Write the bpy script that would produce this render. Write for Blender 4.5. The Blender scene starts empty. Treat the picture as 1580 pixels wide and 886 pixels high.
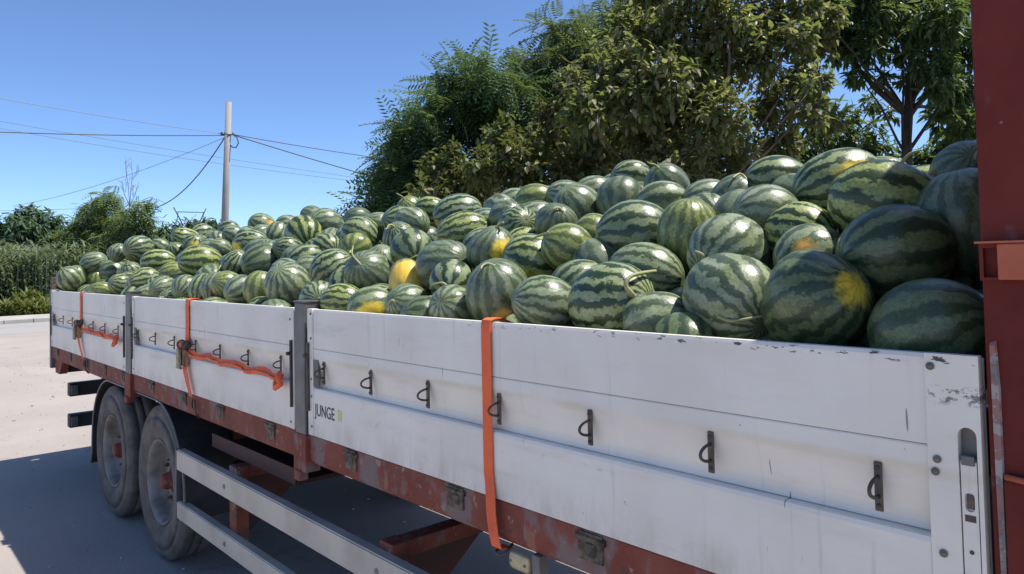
import bpy, bmesh, math, random
import numpy as np
from mathutils import Vector, Matrix, Quaternion
random.seed(3); RNG = np.random.default_rng(3)
SC = bpy.context.scene
COL = SC.collection

# ------------------------------------------------------------------ camera
# world: X along the trailer (front end at 0, rear at -8.7), Y across it (near side 0), Z up
CAM = Vector((0.467, -1.626, 2.06))
ROT = np.array([[0.66773473, 0.74407992, -0.02180359],      # camera right
                [-0.04038981, 0.00696754, -0.99915971],     # camera down
                [-0.74330276, 0.66805428, 0.03470571]])     # camera forward
FPX, PCX, PCY = 1141.0, 790.0, 364.0                        # the lens in photograph pixels (1580 x 886)
cam_data = bpy.data.cameras.new('camera')
cam = bpy.data.objects.new('camera', cam_data); COL.objects.link(cam)
m = Matrix.Identity(4)
for r in range(3):
    m[r][0] = ROT[0][r]; m[r][1] = -ROT[1][r]; m[r][2] = -ROT[2][r]; m[r][3] = CAM[r]
cam.matrix_world = m
cam_data.sensor_width = 36.0; cam_data.lens = FPX / 1580.0 * 36.0
cam_data.shift_y = -(443.0 - PCY) / 1580.0
cam_data.clip_start = 0.05; cam_data.clip_end = 3000
SC.camera = cam

# ------------------------------------------------------------------ light
SUN_TO = Vector((0.33, 0.383, 1.0)).normalized()
elev = math.asin(SUN_TO.z); azim = math.atan2(SUN_TO.x, SUN_TO.y)
world = bpy.data.worlds.new('World'); SC.world = world; world.use_nodes = True
nt = world.node_tree
sky = nt.nodes.new('ShaderNodeTexSky'); sky.sky_type = 'NISHITA'; sky.sun_disc = False
sky.sun_elevation = elev; sky.sun_rotation = azim
sky.altitude = 0.0; sky.air_density = 0.6; sky.dust_density = 0.4; sky.ozone_density = 7.5
bg = nt.nodes['Background']; bg.inputs['Strength'].default_value = 0.10
nt.links.new(sky.outputs['Color'], bg.inputs['Color'])
sun_data = bpy.data.lights.new('sun', 'SUN'); sun_data.energy = 3.05; sun_data.angle = math.radians(0.53)
sun_data.color = (1.0, 0.95, 0.87)
sun = bpy.data.objects.new('sun', sun_data); COL.objects.link(sun)
sun.rotation_euler = (-SUN_TO).to_track_quat('-Z', 'Y').to_euler(); sun.location = (5, 6, 20)
SC.view_settings.view_transform = 'Standard'; SC.view_settings.look = 'None'
SC.view_settings.gamma = 1.0; SC.view_settings.exposure = 1.12
SC.render.engine = 'CYCLES'
SC.cycles.max_bounces = 5; SC.cycles.diffuse_bounces = 3; SC.cycles.glossy_bounces = 2; SC.cycles.transmission_bounces = 3; SC.cycles.transparent_max_bounces = 4; SC.cycles.caustics_reflective = False

# ------------------------------------------------------------------ helpers
def at(px, py, depth):
    """world point on the sight line of a photograph pixel at a given distance in front of the lens"""
    d = ROT.T @ np.array([(px - PCX) / FPX, (py - PCY) / FPX, 1.0])
    return Vector(np.array(CAM) + d * depth)

class NG:
    """tiny node-graph builder"""
    def __init__(s, name):
        s.m = bpy.data.materials.new(name); s.m.use_nodes = True; s.t = s.m.node_tree
        s.b = s.t.nodes['Principled BSDF']; s.out = s.t.nodes['Material Output']
    def n(s, kind, **kw):
        x = s.t.nodes.new('ShaderNode' + kind)
        for k, v in kw.items():
            if k.startswith('i_'):
                x.inputs[k[2:].replace('_', ' ')].default_value = v
            else: setattr(x, k, v)
        return x
    def l(s, a, b): s.t.links.new(a, b)
    def put(s, sock, v):
        if hasattr(v, 'is_linked') or hasattr(v, 'links'): s.l(v, sock)
        else: sock.default_value = v
    def math(s, op, a, b=0.0, c=None, clamp=False):
        x = s.n('Math', operation=op, use_clamp=clamp); s.put(x.inputs[0], a); s.put(x.inputs[1], b)
        if c is not None: s.put(x.inputs[2], c)
        return x.outputs[0]
    def vmath(s, op, a, b=None):
        x = s.n('VectorMath', operation=op); s.put(x.inputs[0], a)
        if b is not None: s.put(x.inputs[1], b)
        return x.outputs['Value'] if op in ('DOT_PRODUCT', 'LENGTH', 'DISTANCE') else x.outputs[0]
    def mix(s, f, a, b, mode='MIX'):
        x = s.n('Mix', data_type='RGBA', blend_type=mode)
        s.put(x.inputs[0], f)
        for k, v in ((6, a), (7, b)):
            if isinstance(v, tuple) and len(v) == 3: v = v + (1.0,)
            s.put(x.inputs[k], v)
        return x.outputs[2]
    def noise(s, vec, scale, detail=3.0, rough=0.55, dist=0.0):
        x = s.n('TexNoise'); x.inputs['Scale'].default_value = scale; x.inputs['Detail'].default_value = detail
        x.inputs['Roughness'].default_value = rough; x.inputs['Distortion'].default_value = dist
        if vec is not None: s.l(vec, x.inputs['Vector'])
        return x.outputs['Fac']
    def ramp(s, f, lo, hi):
        x = s.n('MapRange', interpolation_type='SMOOTHSTEP'); s.put(x.inputs[0], f)
        s.put(x.inputs[1], lo); s.put(x.inputs[2], hi); return x.outputs[0]
    def scale(s, vec, v):
        x = s.n('VectorMath', operation='MULTIPLY'); s.l(vec, x.inputs[0]); x.inputs[1].default_value = v
        return x.outputs[0]
    def geo(s): return s.n('NewGeometry')
    def bump(s, h, strength, dist):
        x = s.n('Bump'); x.inputs['Strength'].default_value = strength; x.inputs['Distance'].default_value = dist
        s.l(h, x.inputs['Height']); s.l(x.outputs[0], s.b.inputs['Normal'])
    def base(s, c):
        if isinstance(c, tuple): s.b.inputs['Base Color'].default_value = c + (1.0,)
        else: s.l(c, s.b.inputs['Base Color'])
    def rough(s, v): s.put(s.b.inputs['Roughness'], v)

def mat_simple(name, c1, c2, scale=8.0, rough=0.6, metal=0.0, bump=0.0, spec=0.5):
    g = NG(name); P = g.geo().outputs['Position']
    f = g.ramp(g.noise(P, scale, 5), 0.35, 0.7)
    g.base(g.mix(f, c1, c2)); g.rough(rough); g.b.inputs['Metallic'].default_value = metal
    g.b.inputs['Specular IOR Level'].default_value = spec
    if bump: g.bump(g.noise(P, scale * 6, 4), bump, 0.004)
    return g.m

def tag(o, label=None, cat=None, group=None, kind=None):
    if label: o['label'] = label
    if cat: o['category'] = cat
    if group: o['group'] = group
    if kind: o['kind'] = kind
    return o
def empty(name, loc, label=None, cat=None, group=None):
    o = bpy.data.objects.new(name, None); o.empty_display_size = 0.1; o.location = loc; COL.objects.link(o)
    return tag(o, label, cat, group)
def root_loc(o):
    v = Vector((0, 0, 0))
    while o is not None: v += Vector(o.location); o = o.parent
    return v
class MB:
    """collects faces in world coordinates; build() links them as one mesh object"""
    def __init__(s): s.v = []; s.f = []; s.sm = []
    def add(s, vs, fs, smooth=False):
        k = len(s.v); s.v += [tuple(x) for x in vs]; s.f += [tuple(i + k for i in f) for f in fs]; s.sm += [smooth] * len(fs)
        return s
    def box(s, x0, x1, y0, y1, z0, z1, b=0.0):
        if b <= 0:
            vs = [(x, y, z) for x in (x0, x1) for y in (y0, y1) for z in (z0, z1)]
            return s.add(vs, [(0, 1, 3, 2), (4, 6, 7, 5), (0, 4, 5, 1), (2, 3, 7, 6), (0, 2, 6, 4), (1, 5, 7, 3)])
        bm = bmesh.new()
        vs = [bm.verts.new((x, y, z)) for x in (x0, x1) for y in (y0, y1) for z in (z0, z1)]
        for f in [(0, 1, 3, 2), (4, 6, 7, 5), (0, 4, 5, 1), (2, 3, 7, 6), (0, 2, 6, 4), (1, 5, 7, 3)]: bm.faces.new([vs[i] for i in f])
        bmesh.ops.bevel(bm, geom=bm.edges[:], offset=b, segments=2, affect='EDGES', profile=0.5)
        return s.bm(bm)
    def bm(s, bm, smooth=False):
        bm.verts.ensure_lookup_table(); bm.verts.index_update()
        s.add([v.co for v in bm.verts], [[v.index for v in f.verts] for f in bm.faces], smooth); bm.free(); return s
    def tube(s, path, rad, n=6, caps=True, smooth=True):
        path = [Vector(p) for p in path]; k = len(path)
        if not hasattr(rad, '__len__'): rad = [rad] * k
        up = None; vs = []; fs = []
        for i, p in enumerate(path):
            t = (path[min(i + 1, k - 1)] - path[max(i - 1, 0)]).normalized()
            if up is None:
                up = t.orthogonal().normalized()
            up = (up - t * up.dot(t))
            up = up.normalized() if up.length > 1e-6 else t.orthogonal().normalized()
            sd = t.cross(up)
            for j in range(n):
                a = 2 * math.pi * j / n
                vs.append(p + (up * math.cos(a) + sd * math.sin(a)) * rad[i])
        for i in range(k - 1):
            for j in range(n):
                a = i * n + j; b = i * n + (j + 1) % n
                fs.append((a, b, b + n, a + n))
        if caps: fs += [tuple(range(n - 1, -1, -1)), tuple(range((k - 1) * n, k * n))]
        return s.add(vs, fs, smooth)
    def lathe(s, centre, prof, n=40, axis='Y', smooth=True):
        """profile of (offset along the axis, radius)"""
        vs = []; fs = []; c = Vector(centre)
        for (o, r) in prof:
            for j in range(n):
                a = 2 * math.pi * j / n
                vs.append(c + Vector((math.cos(a) * r, o, math.sin(a) * r)))
        for i in range(len(prof) - 1):
            for j in range(n):
                a = i * n + j; b = i * n + (j + 1) % n
                fs.append((a, b, b + n, a + n))
        return s.add(vs, fs, smooth)
    def ribbon(s, path, widths, wdir, thick):
        """strap of real thickness along a path; wdir is its width direction"""
        path = [Vector(p) for p in path]; k = len(path); w = Vector(wdir).normalized(); vs = []; fs = []
        for i, p in enumerate(path):
            t = (path[min(i + 1, k - 1)] - path[max(i - 1, 0)]).normalized(); nn = t.cross(w).normalized(); h = widths / 2 if not hasattr(widths, '__len__') else widths[i] / 2
            for a, b in ((-1, -1), (1, -1), (1, 1), (-1, 1)): vs.append(p + w * h * a + nn * thick / 2 * b)
        for i in range(k - 1):
            for j in range(4):
                a = i * 4 + j; b = i * 4 + (j + 1) % 4; fs.append((a, b, b + 4, a + 4))
        fs += [(3, 2, 1, 0), tuple(range(4 * k - 4, 4 * k))]
        return s.add(vs, fs)
    def data(s, name, off=Vector((0, 0, 0))):
        me = bpy.data.meshes.new(name)
        me.from_pydata([(v[0] - off[0], v[1] - off[1], v[2] - off[2]) for v in s.v], [], s.f)
        me.polygons.foreach_set('use_smooth', s.sm); me.update()
        bm = bmesh.new(); bm.from_mesh(me); bmesh.ops.recalc_face_normals(bm, faces=bm.faces[:]); bm.to_mesh(me); bm.free()
        return me
    def build(s, name, mat, parent=None, origin=None):
        if parent is None:
            off = Vector(origin) if origin is not None else Vector((0, 0, 0))
            o = bpy.data.objects.new(name, s.data(name, off)); o.location = off
        else:
            off = root_loc(parent); o = bpy.data.objects.new(name, s.data(name, off)); o.parent = parent
        if mat: o.data.materials.append(mat)
        COL.objects.link(o); return o
def place(name, mesh, parent, world_loc, rot=None, scale=None):
    """another copy of a shared mesh as a part"""
    o = bpy.data.objects.new(name, mesh); o.parent = parent
    o.location = Vector(world_loc) - (root_loc(parent) if parent else Vector((0, 0, 0)))
    if rot is not None: o.rotation_euler = rot
    if scale is not None: o.scale = scale
    COL.objects.link(o); return o

# ------------------------------------------------------------------ materials
def m_ground():
    g = NG('dusty_concrete'); P = g.geo().outputs['Position']
    a = g.ramp(g.noise(P, 0.35, 6, 0.6), 0.3, 0.7); b = g.ramp(g.noise(P, 3.0, 6, 0.65), 0.3, 0.75); c = g.noise(P, 60.0, 4)
    col = g.mix(a, (0.315, 0.275, 0.242), (0.385, 0.337, 0.295)); col = g.mix(g.math('MULTIPLY', b, 0.45), col, (0.33, 0.295, 0.27))
    st = g.ramp(g.noise(g.scale(P, (0.12, 1.6, 1.0)), 1.0, 4), 0.56, 0.72)        # tyre and drag marks
    col = g.mix(g.math('MULTIPLY', st, 0.30), col, (0.255, 0.235, 0.22))
    col = g.mix(g.ramp(c, 0.62, 0.74), col, (0.53, 0.49, 0.44))
    vo = g.n('TexVoronoi', feature='DISTANCE_TO_EDGE'); vo.inputs['Scale'].default_value = 0.42; wp = g.n('VectorMath', operation='ADD')
    nv = g.n('TexNoise'); nv.inputs['Scale'].default_value = 1.3; nv.inputs['Detail'].default_value = 5; g.l(P, nv.inputs['Vector']); g.l(P, wp.inputs[0]); g.l(g.scale(nv.outputs['Color'], (.9, .9, .9)), wp.inputs[1]); g.l(wp.outputs[0], vo.inputs['Vector'])
    crk = g.ramp(vo.outputs['Distance'], 0.012, 0.004); col = g.mix(g.math('MULTIPLY', g.math('MULTIPLY', crk, g.ramp(g.noise(P, 0.5, 3), 0.5, 0.65)), 0.35), col, (0.14, 0.125, 0.115))
    oil = g.math('MULTIPLY', g.ramp(g.noise(P, 0.9, 5, 0.7), 0.62, 0.72), 0.5); col = g.mix(oil, col, (0.17, 0.155, 0.145))
    g.base(col); g.rough(0.9); g.bump(g.math('ADD', c, g.math('MULTIPLY', b, 0.6)), 0.5, 0.01); return g.m
def m_asphalt():
    g = NG('pale_asphalt'); P = g.geo().outputs['Position']
    c = g.mix(g.noise(P, 0.8, 5), (0.29, 0.275, 0.26), (0.36, 0.34, 0.32)); g.base(c); g.rough(0.9); g.bump(g.noise(P, 90, 3), 0.4, 0.006); return g.m
def m_soil():
    g = NG('grassy_soil'); P = g.geo().outputs['Position']
    c = g.mix(g.ramp(g.noise(P, 0.6, 6), 0.35, 0.65), (0.10, 0.115, 0.04), (0.20, 0.16, 0.09)); g.base(c); g.rough(0.95); g.bump(g.noise(P, 15, 4), 0.6, 0.03); return g.m
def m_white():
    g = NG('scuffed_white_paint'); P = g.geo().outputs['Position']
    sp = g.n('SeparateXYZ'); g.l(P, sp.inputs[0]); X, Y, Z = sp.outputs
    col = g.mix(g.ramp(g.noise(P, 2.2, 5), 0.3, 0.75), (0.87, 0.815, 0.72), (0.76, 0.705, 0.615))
    dust = g.ramp(g.noise(g.scale(P, (1.2, 1, 7)), 1.4, 6, 0.65), 0.5, 0.8)
    col = g.mix(g.math('MULTIPLY', dust, 0.45), col, (0.52, 0.47, 0.39))
    run = g.ramp(g.noise(g.scale(P, (26, 1, 1.3)), 1.0, 4, 0.6), 0.58, 0.8)          # vertical dribbles of dirt
    col = g.mix(g.math('MULTIPLY', run, 0.42), col, (0.36, 0.33, 0.29))
    scr = g.math('MULTIPLY', g.ramp(g.noise(g.scale(P, (60, 1, 5.0)), 1.0, 2), 0.70, 0.73), g.ramp(g.noise(P, 3.0, 2), 0.47, 0.55))
    col = g.mix(g.math('MULTIPLY', scr, 0.75), col, (0.10, 0.10, 0.11))
    hs = g.math('MULTIPLY', g.ramp(g.noise(g.scale(P, (2.5, 1, 120)), 1.0, 2), 0.73, 0.76), g.ramp(g.noise(P, 2.0, 2), 0.5, 0.6))
    col = g.mix(g.math('MULTIPLY', hs, 0.45), col, (0.28, 0.27, 0.27))
    stain = g.math('MULTIPLY', g.math('MULTIPLY', g.ramp(Z, 1.600, 1.622), g.ramp(Z, 1.640, 1.624)), g.ramp(g.noise(g.scale(P, (3, 1, 3)), 1.0, 4), 0.35, 0.65))
    col = g.mix(g.math('MULTIPLY', stain, 0.5), col, (0.62, 0.52, 0.33))
    edge = g.math('MULTIPLY', g.math('MULTIPLY', g.ramp(Z, 1.832, 1.840), g.ramp(Z, 1.8565, 1.850)), g.ramp(X, -2.2, -0.4))
    chip = g.math('MULTIPLY', g.ramp(g.noise(g.scale(P, (22, 1, 60)), 1.0, 5, 0.6), 0.57, 0.61), edge)
    col = g.mix(chip, col, (0.07, 0.068, 0.07))
    grime = g.math('MULTIPLY', g.ramp(Z, 1.40, 1.268), g.ramp(g.noise(g.scale(P, (5, 1, 2)), 1.2, 6, 0.7), 0.35, 0.7))
    col = g.mix(g.math('MULTIPLY', grime, 0.5), col, (0.40, 0.34, 0.27))
    scuf = g.math('MULTIPLY', g.ramp(g.noise(g.scale(P, (9, 1, 14)), 1.0, 6, 0.75), 0.60, 0.68), g.ramp(g.noise(P, 1.7, 3), 0.45, 0.65))
    col = g.mix(g.math('MULTIPLY', scuf, 0.45), col, (0.34, 0.32, 0.30))
    fleck = g.ramp(g.noise(g.scale(P, (30, 1, 30)), 1.0, 3), 0.73, 0.75)
    col = g.mix(g.math('MULTIPLY', fleck, 0.7), col, (0.16, 0.15, 0.145))
    smear = g.math('MULTIPLY', g.ramp(g.noise(g.scale(P, (45, 1, 60)), 1.0, 5, 0.7), 0.5, 0.58), g.math('MULTIPLY', g.ramp(X, -0.099, -0.085), g.math('MULTIPLY', g.ramp(Z, 1.755, 1.765), g.ramp(Z, 1.80, 1.785))))
    col = g.mix(g.math('MULTIPLY', smear, 0.85), col, (0.12, 0.115, 0.11))
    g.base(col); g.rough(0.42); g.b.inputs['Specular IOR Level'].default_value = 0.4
    wav = g.noise(g.scale(P, (1, 1, 2.5)), 2.8, 3); g.bump(wav, 0.30, 0.012); return g.m
def m_red(name, c1, c2, chip_c, amt):
    g = NG(name); P = g.geo().outputs['Position']
    col = g.mix(g.ramp(g.noise(P, 4, 6, 0.65), 0.3, 0.7), c1, c2)
    lg = g.ramp(g.noise(g.scale(P, (3, 3, 1)), 3.2, 6, 0.7), 0.60, 0.66); col = g.mix(g.math('MULTIPLY', lg, 0.5), col, (c2[0] * 1.5, c2[1] * 2.2, c2[2] * 2.2))
    ch = g.ramp(g.noise(P, 22, 5, 0.6), 0.70 - amt, 0.73 - amt)
    col = g.mix(g.math('MULTIPLY', ch, 0.8), col, chip_c)
    ru = g.ramp(g.noise(P, 6.5, 6, 0.7), 0.60 - amt * .5, 0.70 - amt * .5)
    col = g.mix(g.math('MULTIPLY', ru, 0.75), col, (0.105, 0.065, 0.045))
    ru2 = g.ramp(g.noise(g.scale(P, (1.5, 1, 1)), 2.1, 5, 0.65), 0.60 - amt, 0.68 - amt)
    col = g.mix(g.math('MULTIPLY', ru2, 0.65), col, (0.22, 0.20, 0.19))
    g.base(col); g.rough(0.7); g.b.inputs['Specular IOR Level'].default_value = 0.22; g.bump(g.noise(P, 30, 4), 0.3, 0.005); return g.m
def m_tyre():
    g = NG('dusty_tyre_rubber'); P = g.geo().outputs['Position']
    f = g.ramp(g.noise(P, 5, 6, 0.7), 0.3, 0.75)
    g.base(g.mix(f, (0.085, 0.073, 0.064), (0.21, 0.175, 0.145))); g.rough(0.85); g.bump(g.noise(P, 40, 4), 0.3, 0.004); return g.m
def m_strap():
    g = NG('orange_webbing'); P = g.geo().outputs['Position']
    w = g.n('TexWave', wave_type='BANDS', bands_direction='Z'); w.inputs['Scale'].default_value = 120; g.l(P, w.inputs['Vector'])
    c = g.mix(g.ramp(g.noise(P, 12, 4), 0.35, 0.75), (0.95, 0.165, 0.045), (0.75, 0.125, 0.05))
    g.base(c); g.rough(0.7); g.bump(w.outputs['Fac'], 0.3, 0.001); return g.m
def m_leaf(name, cols, trans=0.35, rough=0.5):
    g = NG(name); geo = g.geo()
    r = geo.outputs['Random Per Island']; cr = g.n('ValToRGB'); g.l(r, cr.inputs[0])
    el = cr.color_ramp.elements
    while len(el) < len(cols): el.new(0.5)
    for i, c in enumerate(cols):
        el[i].position = i / (len(cols) - 1); el[i].color = c + (1.0,)
    nz = g.noise(geo.outputs['Position'], 1.3, 3)
    col = g.mix(g.math('MULTIPLY', g.ramp(nz, 0.3, 0.7), 0.45), cr.outputs[0], cols[len(cols) // 2])
    g.base(col); g.rough(rough); g.b.inputs['Specular IOR Level'].default_value = 0.35
    tr = g.n('BsdfTranslucent'); g.l(g.mix(0.45, col, (0.24, 0.29, 0.03)), tr.inputs[0])
    mx = g.n('MixShader'); mx.inputs[0].default_value = trans
    g.l(g.b.outputs[0], mx.inputs[1]); g.l(tr.outputs[0], mx.inputs[2]); g.l(mx.outputs[0], g.out.inputs[0]); return g.m
def m_melon():
    g = NG('watermelon_rind')
    att = lambda nm: g.n('Attribute', attribute_type='OBJECT', attribute_name=nm)
    sep = lambda s: (lambda x: (g.l(s, x.inputs[0]), x.outputs)[1])(g.n('SeparateXYZ'))
    p0 = g.n('TexCoord').outputs['Object']
    tone, dark, lime = sep(att('rind_tone').outputs['Vector'])
    con, nst, seed = sep(att('rind_stripe').outputs['Vector'])
    spd = att('ground_spot').outputs['Vector']; ssz, hue, _ = sep(att('spot_form').outputs['Vector'])
    cmb = g.n('CombineXYZ'); g.l(seed, cmb.inputs[0]); g.l(seed, cmb.inputs[1]); g.l(seed, cmb.inputs[2])
    p = g.vmath('ADD', p0, cmb.outputs[0])
    x, y, z = sep(p0)
    ang = g.math('ARCTAN2', y, x)
    n1 = g.noise(p, 2.2, 3); n2 = g.noise(p, 7.0, 4, 0.65); n3 = g.noise(p, 24.0, 4, 0.65)
    wob = g.math('ADD', g.math('MULTIPLY', g.math('SUBTRACT', n1, 0.5), 0.75), g.math('MULTIPLY', g.math('SUBTRACT', n2, 0.5), 0.45))
    a2 = g.math('ADD', ang, g.math('MULTIPLY', wob, 0.75))
    s = g.math('SINE', g.math('MULTIPLY', a2, nst))
    # jagged broad dark bands and paler marbled strips between them
    sj = g.math('ADD', s, g.math('MULTIPLY', g.math('SUBTRACT', n3, 0.5), 2.3))
    band = g.ramp(sj, -0.35, 0.45)
    marb = g.ramp(g.noise(p, 13.0, 5, 0.75, 0.6), 0.38, 0.62)
    light = g.mix(lime, (0.25, 0.31, 0.16), (0.47, 0.51, 0.13))
    light = g.mix(g.math('MULTIPLY', marb, 0.6), light, (0.055, 0.10, 0.035))
    dcol = g.mix(lime, (0.017, 0.036, 0.020), (0.026, 0.052, 0.013))
    dcol = g.mix(g.math('MULTIPLY', g.ramp(n3, 0.4, 0.7), 0.5), dcol, (0.05, 0.085, 0.036))
    mid = g.mix(0.42, dcol, light)
    bandc = g.math('ADD', g.math('MULTIPLY', g.math('SUBTRACT', band, 0.5), con), 0.5)
    col = g.mix(bandc, light, dcol)
    col = g.mix(g.math('MULTIPLY', dark, 0.55), col, dcol)
    # wax bloom and field dust
    bl = g.math('MULTIPLY', tone, g.ramp(g.noise(p, 1.8, 5, 0.6), 0.25, 0.7))
    blm = g.mix(g.ramp(n2, 0.3, 0.7), (0.21, 0.25, 0.18), (0.37, 0.415, 0.31))
    veil = g.math('MULTIPLY', bl, g.math('SUBTRACT', 0.86, g.math('MULTIPLY', g.math('MULTIPLY', band, g.math('ADD', con, 0.35)), 0.62)))
    col = g.mix(veil, col, blm)
    # pole: pale rays gathering at both ends, brown button at the blossom end
    zz = g.math('ABSOLUTE', z)
    cap = g.ramp(zz, 0.86, 0.99)
    rays = g.ramp(g.math('SINE', g.math('MULTIPLY', ang, g.math('MULTIPLY', nst, 2.0))), -0.2, 0.9)
    col = g.mix(g.math('MULTIPLY', cap, g.math('MULTIPLY', rays, 0.55)), col, (0.24, 0.28, 0.13))
    btn = g.ramp(z, -0.955, -0.972)
    rad = g.math('SQRT', g.math('ADD', g.math('MULTIPLY', x, x), g.math('MULTIPLY', y, y)))
    btn = g.math('MULTIPLY', g.ramp(rad, 0.065, 0.04), g.math('GREATER_THAN', 0.0, z))
    col = g.mix(btn, col, (0.07, 0.05, 0.025))
    # ground spot
    pn = g.n('VectorMath', operation='NORMALIZE'); g.l(p0, pn.inputs[0])
    dt = g.math('ARCCOSINE', g.vmath('DOT_PRODUCT', pn.outputs[0], spd))
    edge = g.math('ADD', dt, g.math('MULTIPLY', g.math('SUBTRACT', g.noise(p, 4.5, 5, 0.75), 0.5), 0.65))
    sp = g.ramp(g.math('SUBTRACT', ssz, edge), -0.12, 0.20)
    sp = g.math('MULTIPLY', sp, g.math('GREATER_THAN', ssz, 0.05))
    sc = g.mix(hue, (0.90, 0.62, 0.03), (0.80, 0.40, 0.07))
    sc = g.mix(g.math('MULTIPLY', g.ramp(n3, 0.35, 0.7), 0.35), sc, (0.90, 0.74, 0.28))
    sc = g.mix(g.math('MULTIPLY', g.ramp(sj, 0.1, 1.0), 0.35), sc, (0.30, 0.29, 0.05))
    col = g.mix(sp, col, sc)
    # scratches and dry scars
    sc2 = g.ramp(g.noise(g.scale(p, (6, 6, 1.6)), 2.4, 3), 0.74, 0.78)
    col = g.mix(g.math('MULTIPLY', sc2, 0.5), col, (0.26, 0.24, 0.16))
    soil = g.math('MULTIPLY', g.ramp(g.noise(p, 3.1, 6, 0.75), 0.60, 0.74), 0.45)
    col = g.mix(soil, col, (0.30, 0.25, 0.17))
    g.base(col); g.rough(g.math('ADD', 0.29, g.math('MULTIPLY', veil, 0.22)))
    g.b.inputs['Specular IOR Level'].default_value = 0.45
    g.bump(g.math('ADD', n2, g.math('MULTIPLY', s, 0.25)), 0.10, 0.03); return g.m

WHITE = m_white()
RED = m_red('faded_red_chassis_paint', (0.20, 0.052, 0.033), (0.27, 0.082, 0.054), (0.30, 0.27, 0.25), 0.075)
REDPOST = m_red('oxide_red_headboard_paint', (0.125, 0.019, 0.014), (0.175, 0.030, 0.022), (0.30, 0.19, 0.17), 0.025)
ORANGERED = m_red('scraped_orange_red_paint', (0.42, 0.105, 0.055), (0.50, 0.16, 0.09), (0.55, 0.48, 0.44), -0.03)
WORN = m_red('worn_edge_paint', (0.50, 0.13, 0.08), (0.42, 0.10, 0.06), (0.74, 0.70, 0.66), 0.20)
STEEL = mat_simple('dark_galvanised_steel', (0.14, 0.135, 0.135), (0.21, 0.20, 0.195), 6, 0.5, 0.5, 0.1)
IRON = mat_simple('dark_ring_steel', (0.075, 0.065, 0.06), (0.14, 0.11, 0.09), 20, 0.55, 0.4, 0.1)
BLACK = mat_simple('black_plastic', (0.018, 0.018, 0.02), (0.045, 0.042, 0.04), 4, 0.6, 0, 0.1)
GREASE = mat_simple('greasy_hinge_iron', (0.045, 0.034, 0.027), (0.20, 0.15, 0.10), 30, 0.6, 0.2, 0.4)
ALU = mat_simple('dull_cream_aluminium', (0.60, 0.535, 0.44), (0.45, 0.40, 0.33), 3, 0.5, 0.05, 0.06)
RIM = mat_simple('dusty_steel_rim', (0.27, 0.25, 0.225), (0.15, 0.125, 0.10), 7, 0.6, 0.15, 0.1)
CHASSIS = mat_simple('dark_red_chassis_steel', (0.085, 0.028, 0.024), (0.05, 0.03, 0.026), 5, 0.7, 0, 0.2)
DECK = mat_simple('weathered_deck_ply', (0.10, 0.08, 0.06), (0.17, 0.14, 0.11), 5, 0.8)
TYRE = m_tyre(); STRAP = m_strap()
RATCH = mat_simple('rusty_zinc_ratchet', (0.42, 0.35, 0.22), (0.20, 0.14, 0.09), 40, 0.5, 0.5, 0.3)
INK = mat_simple('dark_grey_lettering', (0.06, 0.06, 0.065), (0.10, 0.10, 0.10), 60, 0.6)
YELLOW = mat_simple('faded_yellow_sticker', (0.72, 0.62, 0.16), (0.70, 0.66, 0.45), 60, 0.6)
AMBER = mat_simple('cream_marker_lens', (0.62, 0.50, 0.28), (0.50, 0.38, 0.20), 30, 0.35)
CONC = mat_simple('pale_concrete', (0.42, 0.40, 0.37), (0.34, 0.32, 0.29), 1.5, 0.85, 0, 0.2)
POLEM = mat_simple('pale_pole_concrete', (0.32, 0.31, 0.305), (0.27, 0.26, 0.25), 2, 0.8)
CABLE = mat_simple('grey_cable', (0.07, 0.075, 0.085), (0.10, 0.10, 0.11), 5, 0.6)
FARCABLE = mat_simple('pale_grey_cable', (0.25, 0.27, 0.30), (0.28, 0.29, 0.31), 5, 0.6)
BARK = mat_simple('brown_bark', (0.085, 0.062, 0.045), (0.15, 0.115, 0.085), 9, 0.9, 0, 0.6)
DBARK = mat_simple('dark_bark', (0.035, 0.028, 0.024), (0.07, 0.055, 0.045), 9, 0.9, 0, 0.6)
DRY = mat_simple('dry_grey_twigs', (0.16, 0.13, 0.12), (0.22, 0.18, 0.16), 9, 0.9)
STEMM = mat_simple('green_tan_stem', (0.27, 0.30, 0.12), (0.36, 0.34, 0.18), 30, 0.6, 0, 0.2)

# ------------------------------------------------------------------ ground
MB().add([(-1500, -1500, 0), (1500, -1500, 0), (1500, 1500, 0), (-1500, 1500, 0)], [(0, 1, 2, 3)]).build('ground', m_ground())['kind'] = 'structure'
MB().add([(-35.0, -120, 0.004), (-29.5, -120, 0.004), (-28.5, 120, 0.004), (-35.0, 120, 0.004)], [(0, 1, 2, 3)]).build('road', m_asphalt())['kind'] = 'structure'
pv = MB(); pv.box(-38.6, -35.2, -120, 120, -0.02, 0.15); pvo = pv.build('pavement', CONC); pvo['kind'] = 'structure'
kerb_mesh = MB().box(-0.11, 0.11, -0.49, 0.49, -0.05, 0.165, 0.015).data('kerb_stone'); kerb_mesh.materials.append(CONC)
for i in range(-6, 14): place('kerb_stone', kerb_mesh, pvo, (-35.09, i * 1.0 + 0.5, 0), rot=(0, 0, 0))
MB().add([(-1400, -400, 0.008), (-38.6, -400, 0.008), (-38.6, 1200, 0.008), (-1400, 1200, 0.008)], [(0, 1, 2, 3)]).build('field_ground', m_soil())['kind'] = 'structure'
MB().add([(-38.5, 4.6, 0.006), (300, 4.6, 0.006), (300, 900, 0.006), (-38.5, 900, 0.006)], [(0, 1, 2, 3)]).build('verge_ground', m_soil())['kind'] = 'structure'

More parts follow.
